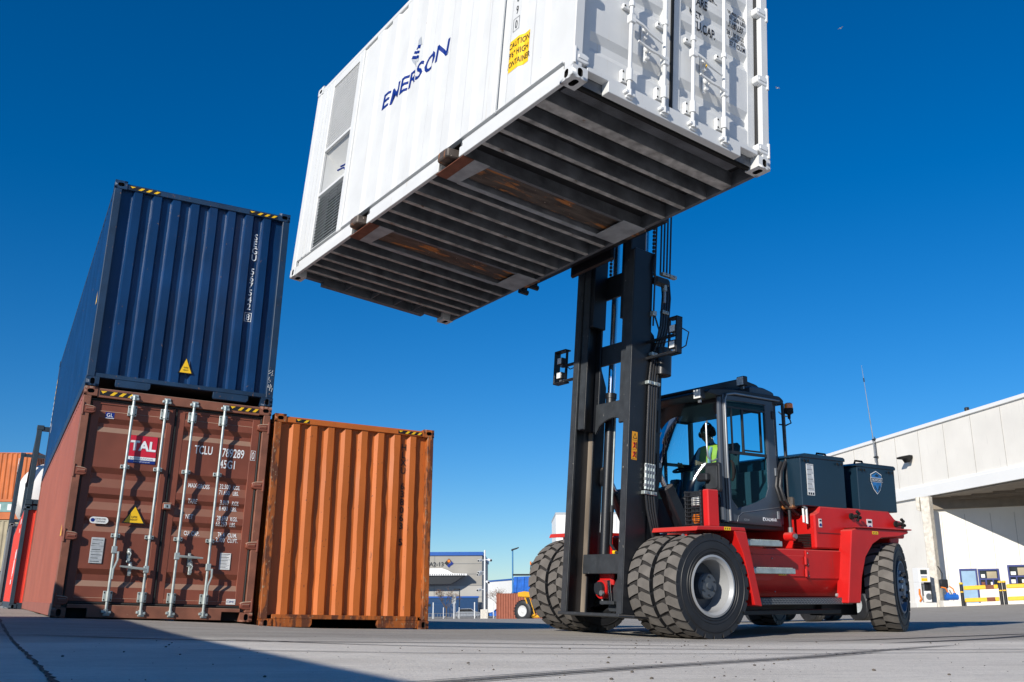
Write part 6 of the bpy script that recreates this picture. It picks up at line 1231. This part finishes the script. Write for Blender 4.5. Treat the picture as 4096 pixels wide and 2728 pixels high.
def build_station():
    F = frame(21.75, 54.2, gz(21.8, 54.2), 0.15)
    t = thing('service_cabinet', 'white service cabinet with a screen and equipment beside the depot pillar', 'cabinet', F)
    mb = MB(); mb.box(-0.4, 0.75, -0.35, 0.4, 0.0, 0.25, 'concrete_panel', 0.02); mb.build('base', t, 0)
    mb = MB(); mb.box(-0.1, 0.55, -0.3, 0.3, 1.30, 2.05, 'white_clad', 0.02); mb.build('cabinet_head', t, 20)
    mb = MB(); mb.box(0.0, 0.38, -0.312, -0.301, 1.72, 1.95, 'winglass'); mb.box(0.02, 0.36, -0.312, -0.301, 1.36, 1.52, 'yellow'); mb.box(0.02, 0.36, -0.312, -0.301, 1.56, 1.60, 'blueink'); mb.build('screen', t, 0)
    mb = MB(); mb.box(-0.1, -0.02, -0.3, 0.3, 0.26, 1.30, 'white_clad'); mb.box(0.5, 0.56, -0.3, 0.3, 0.26, 1.30, 'cabdark'); mb.box(0.0, 0.5, -0.1, 0.2, 0.9, 1.25, 'cabdark', 0.02); mb.box(0.1, 0.2, -0.25, -0.1, 0.6, 1.2, 'steelgrey', 0.01); mb.build('cabinet_body', t, 0)
    mb = MB(); mb.box(0.12, 0.5, -0.32, 0.2, 0.28, 0.85, 'white_clad', 0.02); mb.cyl((0.34, -0.325, 0.56), (0.34, -0.335, 0.56), 0.17, 'steelgrey', n=20); mb.build('fan_unit', t, 30)
    mb = MB(); mb.tube([(-0.15, -0.3, 0.95), (-0.2, -0.35, 0.7), (-0.12, -0.35, 0.45), (-0.2, -0.3, 0.3)], 0.05, 'amber', 8); mb.build('orange_hose', t, 40)
    F = frame(23.35, 53.9, gz(23.3, 53.9), 0.0)
    t = thing('pump_unit', 'small blue pump with orange hoses on a plinth by the depot wall', 'pump', F)
    mb = MB(); mb.box(-0.6, 0.6, -0.3, 0.3, -0.05, 0.30, 'concrete_panel', 0.02); mb.build('plinth', t, 0)
    mb = MB(); mb.cyl((-0.35, 0, 0.48), (0.3, 0, 0.48), 0.15, 'machine_blue', n=16); mb.cyl((-0.2, 0, 0.5), (-0.2, 0, 0.72), 0.08, 'machine_blue', n=12); mb.cyl((0.15, 0, 0.5), (0.15, 0, 0.70), 0.08, 'machine_blue', n=12); mb.build('pump_body', t, 40)
    mb = MB(); mb.tube([(-0.2, 0, 0.72), (-0.3, 0, 0.95), (-0.5, 0.1, 1.0)], 0.035, 'amber', 8); mb.tube([(0.15, 0, 0.70), (0.1, 0, 0.9), (-0.05, 0.1, 1.05)], 0.035, 'amber', 8); mb.tube([(-0.4, 0.2, 1.1), (-0.3, 0.2, 1.7), (-0.5, 0.2, 2.1)], 0.03, 'cabdark', 8); mb.box(-0.5, -0.1, 0.05, 0.3, 0.95, 1.4, 'cabdark', 0.03); mb.build('hoses', t, 40)
build_station()
def build_far():
    # grey warehouse
    Y = 190; z0 = -2.9
    t = thing('warehouse', 'grey panelled warehouse with a blue roof edge and an entrance canopy', 'warehouse', Matrix.Translation((-5.87, Y, z0)))
    mb = MB(); mb.box(-40, 0, 0, 45, -1, 6.4, 'grey_clad2'); mb.box(-40, 0, 0, 45, 6.4, 12.0, 'grey_clad'); mb.build('wall', t, 0)
    mb = MB(); mb.box(-40.1, 0.25, -0.25, 45, 11.95, 12.6, 'blue_trim'); mb.build('roof_edge', t, 0)
    mb = MB()
    for z in (2.2, 4.3, 6.4, 8.5, 10.4): mb.box(-40, 0, -0.05, -0.002, z, z + 0.07, 'grey_paint')
    for x in (-31, -21.5, -12.3, -9.0): mb.box(x, x + 0.05, -0.05, -0.002, -1, 11.9, 'grey_paint')
    mb.build('panel_joints', t, 0)
    mb = MB(); mb.text('A2-13', 0.80, lambda a, b: (-7.25 + a, -0.06, 9.95 + b), 'cabdark', 1.0, 'R', bold=0.02); mb.build('building_number', t, 0)
    mb = MB(); cx, cz, k = -6.25, 10.55, 1.0
    mb.prism([(cx - .85, cz), (cx, cz + .85), (cx + .42, cz + .42), (cx + .1, cz + .1), (cx - .43, cz - .42)], 'y', -0.10, -0.05, 'blackink')
    mb.prism([(cx - .40, cz - .46), (cx + .0, cz - .15), (cx + .3, cz + .0), (cx + .45, cz + .36), (cx + .88, cz - .05), (cx + .6, cz - .35), (cx + .35, cz - .45), (cx, cz - .85)], 'y', -0.10, -0.05, 'blueink')
    mb.cyl((cx - .02, -0.105, cz + .38), (cx - .02, -0.12, cz + .38), 0.26, 'amber', n=20); mb.build('company_emblem', t, 0)
    mb = MB(); ox, oz = 5.87, -z0
    mb.prism([(-34, 6.6), (-13.2, 6.6), (-12.2, 6.25), (-11.2, 5.70), (-8.6, 5.62), (-8.6, 5.30), (-34, 5.25)], 'y', -2.6, -0.4, 'white_clad', mtx=Matrix.Translation((ox, 0, oz)))
    mb.build('canopy_roof', t, 0)
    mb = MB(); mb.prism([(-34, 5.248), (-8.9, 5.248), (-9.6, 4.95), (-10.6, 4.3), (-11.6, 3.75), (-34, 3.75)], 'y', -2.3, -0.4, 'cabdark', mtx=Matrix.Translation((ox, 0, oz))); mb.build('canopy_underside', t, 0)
    mb = MB()
    for k in range(60): mb.box(-34 + k * 0.42 + ox, -34 + k * 0.42 + 0.16 + ox, -2.62, -2.601, oz + 5.3, oz + 5.6, 'grey_paint')
    mb.build('canopy_ribs', t, 0)
    # white warehouse
    p, q = (-8.4, 274.0), (20.0, 180.0); F = line_frame(p, q, -3.5); L = math.hypot(q[0] - p[0], q[1] - p[1])
    t = thing('warehouse', 'long bright white warehouse with a thin blue roof line', 'warehouse', F)
    mb = MB(); mb.box(0, L, 0, 40, -2, 9.2, 'white_clad'); mb.build('wall', t, 0)
    mb = MB(); mb.box(-0.1, L + .1, -0.12, 40, 9.21, 9.6, 'blue_trim'); mb.build('roof_edge', t, 0)
    # white block behind the mast
    t = thing('office_block', 'plain white block standing behind the truck mast', 'building', Matrix.Translation((6.5, 150, -2)))
    mb = MB(); mb.box(0, 11.5, 0, 16, -1, 15.2, 'white_clad'); mb.build('wall', t, 0)
    mb = MB()
    for x in (2.2, 4.5, 6.8, 9.1): mb.box(x, x + 0.06, -0.03, -0.002, -1, 15.0, 'plate')
    mb.box(-0.05, 11.55, -0.06, 16, 15.21, 15.5, 'plate'); mb.build('wall_joints', t, 0)
    # white camera mast
    g = gz(-4.15, 148); t = thing('camera_mast', 'white pole carrying security cameras at the fence', 'camera mast', Matrix.Translation((-4.15, 148, g)))
    mb = MB(); mb.cyl((0, 0, -0.1), (0, 0, 9.75), 0.15, 'pole_white', 0.11, 12); mb.build('pole', t, 40)
    mb = MB(); mb.box(-0.6, 0.5, -0.6, 0.5, -0.1, 1.3, 'rough_concrete', 0.05); mb.build('base', t, 0)
    for x, z in ((-0.8, 8.3), (0.8, 8.35), (-0.8, 6.6), (-0.9, 6.3), (0.5, 5.2), (-0.9, 4.1)):
        mb = MB(); mb.cyl((0, 0, z), (x * .7, -0.2, z), 0.05, 'pole_white', n=6); mb.cyl((x * .7, -0.1, z), (x * 1.15, -0.75, z - 0.12), 0.2, 'pole_white', n=10); mb.cyl((x * 1.15, -0.75, z - 0.12), (x * 1.17, -0.79, z - 0.125), 0.15, 'cabdark', n=10); mb.build('camera', t, 40)
    # blue street lamp
    g = gz(0, 160); t = thing('street_lamp', 'slender blue street lamp behind the rust red container', 'street lamp', Matrix.Translation((-0.05, 160, g)))
    mb = MB(); mb.cyl((0, 0, -0.1), (0, 0, 10.4), 0.14, 'pole_blue', 0.11, 10); mb.build('pole', t, 40)
    mb = MB(); mb.prism([(-0.25, 10.3), (0.6, 10.55), (1.0, 10.75), (1.0, 10.9), (-0.2, 10.55)], 'y', -0.25, 0.25, 'cabdark', 0.03); mb.build('lamp_head', t, 20)
    # far red container
    g = gz(0, 113) - 0.02; t = thing('shipping_container', 'rust red container lying side on far behind the yellow machine', 'container', frame(-1.85 + 12.192, 113.0, g, math.pi / 2 + 0.03), 'containers stacked in the yard')
    container_shell(t, 12.192, 2.896, 'far_rust', 'far_rust', floor='black')
    # blue machine / skip behind it
    t = thing('blue_skip', 'bright blue open topped box standing behind the rust red container', 'skip', Matrix.Translation((0, 128, gz(1, 128))))
    mb = MB(); mb.prism([(0.0, 3.2), (0.1, 5.15), (7.5, 5.35), (7.6, 3.2)], 'y', 0, 3, 'machine_blue', 0.04); mb.box(0.2, 7.4, 0.2, 2.8, 0.1, 3.15, 'beige', 0.05)
    for k in range(8): mb.prism([(0.3 + k * .9, 3.2), (0.4 + k * .9, 5.15), (0.52 + k * .9, 5.15), (0.42 + k * .9, 3.2)], 'y', -0.08, -0.002, 'machine_blue')
    mb.box(-0.05, 7.6, -0.05, 3.05, 5.36, 5.5, 'cabdark', 0.02); mb.build('skip_body', t, 20)
    # yellow straddle machine
    D = 78; sx = D / 3920.1; g = gz(0.7, D); X = lambda px: (px - 2048) * sx; Z = lambda py: CH + (2412 - py) * sx
    t = thing('straddle_carrier', 'yellow yard machine on big black wheels behind the truck tyres', 'yard machine', Matrix.Translation((0, D, 0)))
    for y in (0.0, 3.4):
        R_ = 0.80; mb = MB(); cx = X(2081) + 0.05 * y; mb.lathe([(0.38, -0.26), (0.52, -0.30), (0.70, -0.29), (R_ - .02, -0.24), (R_, -0.18), (R_, 0.18), (R_ - .02, 0.24), (0.70, 0.29), (0.52, 0.30), (0.40, 0.26)], (cx + 0.2, y, g + R_), (-0.60, -0.80, 0), 'rubber', 40)
        for k in range(22):
            for sd in (-1, 1):
                a = (k + (0.5 if sd > 0 else 0)) * 2 * math.pi / 22; M4 = Matrix.Translation((cx + 0.2, y, g + R_)) @ Matrix.Rotation(math.atan2(-0.80, -0.60), 4, 'Z') @ Matrix.Rotation(a, 4, 'X'); mb.box(*((-0.05, 0.27) if sd > 0 else (-0.27, 0.05)), -0.05, 0.05, R_ - 0.01, R_ + 0.035, 'rubber', 0.01, M4)
        w = mb.build('wheel', t, 35)
        mb = MB(); mb.lathe([(0.42, 0.27), (0.40, 0.30), (0.34, 0.25), (0.2, 0.21), (0.12, 0.27), (0.001, 0.28)], (cx + 0.2, y, g + R_), (-0.60, -0.80, 0), 'white', 28); mb.build('wheel_rim', w, 40)
    mb = MB(); mb.prism([(X(2089), Z(2388)), (X(2112), Z(2388)), (X(2134), Z(2458)), (X(2118), Z(2462))], 'y', -0.5, -0.2, 'machine_yellow', 0.02); mb.prism([(X(2096), Z(2392)), (X(2110), Z(2392)), (X(2127), Z(2452)), (X(2118), Z(2454))], 'y', -0.52, -0.501, 'cabdark'); mb.box(X(2110), X(2215), -0.4, 3.6, Z(2466), Z(2456), 'machine_yellow', 0.03); mb.build('leg', t, 20)
    mb = MB(); mb.prism([(X(2067), Z(2388)), (X(2066), Z(2372)), (X(2092), Z(2368)), (X(2120), Z(2372)), (X(2200), Z(2374)), (X(2200), Z(2390)), (X(2110), Z(2390))], 'y', -0.6, 0.6, 'machine_yellow', 0.03); mb.box(X(2079), X(2084), -0.3, 0.3, Z(2367), Z(2358), 'machine_blue', 0.02); mb.box(X(2090), X(2102), -0.3, 0.3, Z(2367), Z(2362), 'machine_blue', 0.02); mb.build('cross_head', t, 20)
    mb = MB(); mb.box(X(2125), X(2129), 0.2, 0.4, Z(2390), Z(2300), 'cabdark'); mb.prism([(X(2120), Z(2300)), (X(2120), Z(2262)), (X(2126), Z(2256)), (X(2170), Z(2252)), (X(2170), Z(2300))], 'y', -0.5, 1.5, 'cabdark', 0.03); mb.build('machine_cab', t, 20)
    mb = MB(); mb.cyl((X(2117), -0.3, Z(2268)), (X(2117), -0.3, Z(2256)), 0.06, 'amber', n=10); mb.tube([(X(2117), -0.3, Z(2268)), (X(2115), -0.3, Z(2285)), (X(2121), -0.3, Z(2310))], 0.03, 'cabdark', 6); mb.box(X(2120), X(2128), -0.4, 0.0, Z(2305), Z(2298), 'amber'); mb.build('beacon', t, 30)
    mb = MB(); mb.box(X(2130), X(2215), 0.0, 3.2, Z(2388), Z(2300), 'machine_yellow', 0.05); mb.build('machine_body', t, 20)
build_far()
def fence(x0, x1, y):
    t = thing('yard_fence', 'wire fence on white posts along the far edge of the yard', 'fence', Matrix.Translation((x0, y, gz(x0, y))))
    L = x1 - x0; sl = (gz(x1, y) - gz(x0, y)) / L
    for k, x in enumerate((0.6, 1.5, 3.0, 4.55, 5.3, 7.55, 9.1, 10.3, 13, 16, 19)):
        h = 2.3 if k % 2 else 1.6; mb = MB(); mb.cyl((x, 0, sl * x - .1), (x, 0, sl * x + h), 0.075 if k % 2 else 0.055, 'pole_white', n=8); mb.build('post', t, 40)
    for z in (0.12, 0.75):
        mb = MB(); mb.tube([(0, 0, z), (L, 0, z + sl * L)], 0.045, 'steelgrey', 6); mb.build('rail', t, 40)
    mb = MB(); n = int(L / 0.42)
    for k in range(n): x = k * 0.42; mb.box(x, x + 0.05, -0.02, 0.02, sl * x, sl * x + 0.75, 'steelgrey')
    mb.build('wire_panel', t, 0)
fence(-13.2, 7.5, 148.6)
def car(x, y, m, label, rz=0.0, h=1.5, L=4.3):
    F = frame(x, y, gz(x, y), rz); t = thing('parked_car' if h < 1.8 else 'parked_van', label, 'car' if h < 1.8 else 'van', F)
    mb = MB()
    if h < 1.8: P = [(0.05, 0.35), (0.0, 0.75), (0.6, 0.92), (1.25, h - .05), (2.8, h), (3.7, 0.98), (L - .05, 0.92), (L, 0.4), (L - .1, 0.28), (0.2, 0.25)]
    else: P = [(0.05, 0.35), (0.0, 1.0), (0.5, 1.2), (1.0, h - .1), (1.3, h), (L - .1, h), (L, h - .2), (L, 0.4), (L - .1, 0.3), (0.2, 0.3)]
    mb.prism(P, 'y', 0, 1.75, m, 0.06); mb.build('body', t, 25)
    mb = MB(); W = [(1.2, h - .12), (0.85, h - .5), (3.3 if h < 1.8 else 2.2, h - .5), (2.8 if h < 1.8 else 2.2, h - .1)]
    mb.prism(W, 'y', -0.01, 1.76, 'winglass'); mb.build('window', t, 0)
    for wx_ in (0.8, L - .85):
        for wy in (0.05, 1.5):
            mb = MB(); mb.cyl((wx_, wy, 0.32), (wx_, wy + 0.2, 0.32), 0.32, 'rubber', n=18); mb.cyl((wx_, wy - .005, 0.32), (wx_, wy + .205, 0.32), 0.19, 'rim', n=14); mb.build('wheel', t, 30)
car(-15.2, 160, 'carblue', 'dark blue van behind the fence, next to the orange container corner', 0, 2.3, 5.2)
car(-9.4, 158, 'carsilver', 'silver car parked behind the fence, below the bare tree', 0.05)
car(-4.0, 166, 'machine_blue', 'blue car parked behind the fence, right of the camera mast', 0.0)
t = thing('dock_shed', 'low dark blue shed along the foot of the grey warehouse', 'shed', Matrix.Translation((-18, 184, gz(-12, 184))))
mb = MB(); mb.box(0, 11.6, 0, 4, -0.5, 3.3, 'carblue', 0.05); mb.build('shed_wall', t, 0)
mb = MB(); mb.box(-0.1, 11.7, -0.1, 4.1, 3.31, 3.6, 'blue_trim'); mb.build('shed_roof', t, 0)
t = thing('notice_board', 'light grey notice board on two posts behind the fence', 'board', Matrix.Translation((-9.2, 152, gz(-9.2, 152))))
mb = MB(); mb.box(0, 0.62, 0, 0.06, 2.15, 3.45, 'plate'); mb.build('board', t, 0)
mb = MB(); mb.box(0.02, 0.1, 0.07, 0.13, 0, 3.4, 'steelgrey'); mb.box(0.52, 0.6, 0.07, 0.13, 0, 3.4, 'steelgrey'); mb.build('board_post', t, 0)
t = thing('path_lamp', 'short dark lamp post with an angled arm beside the notice board', 'lamp post', Matrix.Translation((-8.05, 152, gz(-8, 152))))
mb = MB(); mb.box(-0.07, 0.07, -0.07, 0.07, -0.1, 4.3, 'cabdark'); mb.box(-0.9, 0.07, -0.07, 0.07, 4.15, 4.32, 'cabdark'); mb.build('lamp_post', t, 0)
def bare_tree(x, y, h, label, seed, spread=1.0):
    rnd = random.Random(seed); F = Matrix.Translation((x, y, gz(x, y))); t = thing('bare_tree', label, 'tree', F, None)
    tr, lf = MB(), MB()
    def branch(p, d, l, r, k):
        q = p + d * l * .5 + Vector((rnd.uniform(-.1, .1), rnd.uniform(-.1, .1), .05)) * l; e = q + (d + Vector((rnd.uniform(-.2, .2), rnd.uniform(-.2, .2), .15))).normalized() * l * .5
        tr.tube([p, q, e], [r, r * .8, r * .6], 'bark', 5)
        if k == 0 or l < .35:
            for _ in range(3):
                c = e + Vector((rnd.gauss(0, .16), rnd.gauss(0, .16), rnd.gauss(0, .16))); a = Vector((rnd.gauss(0, 1), rnd.gauss(0, 1), rnd.gauss(0, 1))).normalized(); b = a.orthogonal(); s = rnd.uniform(.03, .075)
                lf.quad([c - a * s, c - b * s * .6, c + a * s, c + b * s * .6], 'dryleaf')
            return
        for _ in range(3):
            dd = (d + Vector((rnd.gauss(0, .55 * spread), rnd.gauss(0, .55), rnd.uniform(-.1, .4)))).normalized(); branch(e, dd, l * rnd.uniform(.55, .8), r * .6, k - 1)
    tr.tube([(0, 0, -0.1), (0.03, 0, h * .2), (0, 0, h * .38)], [.10, .085, .07], 'bark', 7)
    for k in range(6): a = rnd.uniform(0, 6.28); branch(Vector((0, 0, h * rnd.uniform(.28, .38))), Vector((math.cos(a) * .6, math.sin(a) * .6, rnd.uniform(.5, 1.2))).normalized(), h * .24, .045, 3)
    tr.build('trunk', t, 40); lf.build('crown', t, 0, recalc=False)
bare_tree(-9.9, 150.5, 4.6, 'nearly leafless small tree with brown leaves in front of the grey warehouse', 3, 1.3)
bare_tree(-2.6, 175, 5.2, 'faint bare tree in front of the white warehouse', 8, 1.2)
# low trailer parked beyond the truck: only its wheels show under the chassis
def build_trailer():
    F = frame(5.6, 27.6, gz(8, 28), 0.12)
    t = thing('flat_trailer', 'low flat trailer parked beyond the truck, its tyres visible underneath', 'trailer', F)
    mb = MB(); mb.box(0, 4.7, 0, 2.4, 0.85, 1.05, 'cabdark', 0.02); mb.build('deck', t, 20)
    for x in (1.15, 2.75, 4.2):
        for y in (0.0, 2.05):
            mb = MB(); w = 0.36; mb.lathe([(0.22, 0.0), (0.40, -0.01), (0.45, 0.03), (0.45, w - .03), (0.40, w + .01), (0.22, w)], (x - .18, y + .2, 0.45), (1, 0.25, 0), 'rubber', 32); mb.lathe([(0.452, 0.05), (0.455, 0.12), (0.45, 0.13), (0.455, 0.14), (0.455, 0.22), (0.45, 0.23), (0.455, 0.24), (0.452, 0.31)], (x - .18, y + .2, 0.45), (1, 0.25, 0), 'tread', 32); w_ = mb.build('wheel', t, 35)
            mb = MB(); mb.lathe([(0.23, 0.01), (0.18, 0.06), (0.001, 0.08)], (x - .18, y + .2, 0.45), (1, 0.25, 0), 'plate', 20); mb.build('wheel_rim', w_, 35)
build_trailer()
def bird(x, y, z, rz, label):
    F = Matrix.Translation((x, y, z)) @ Matrix.Rotation(rz, 4, 'Z'); t = thing('bird', label, 'bird', F)
    mb = MB(); mb.tube([(-0.16, 0, 0), (-0.08, 0, 0.01), (0.0, 0, 0.0), (0.10, 0, -0.005), (0.17, 0, 0.02), (0.22, 0, 0.02)], [0.02, 0.045, 0.05, 0.045, 0.032, 0.008], 'white', 8); mb.prism([(-0.15, -0.01), (-0.27, -0.06), (-0.27, 0.06), (-0.15, 0.01)], 'z', -0.004, 0.006, 'white'); mb.build('body', t, 50)
    for s in (-1, 1): mb = MB(); mb.strip([[(0.09, s * .03, .02), (-0.06, s * .03, .015)], [(0.10, s * .22, .12), (-0.05, s * .22, .11)], [(0.0, s * .46, .07), (-0.06, s * .44, .065)]], 'white'); mb.build('wing', t, 30)
bird(14.235 * 3.2, 37.38 * 3.2, 24.16 * 3.2 - 0.58, 0.6, 'small white bird flying higher in the sky at the right')
bird(11.578 * 3.2, 38.29 * 3.2, 21.82 * 3.2 - 0.58, 2.2, 'small white bird flying lower, close to the white container')
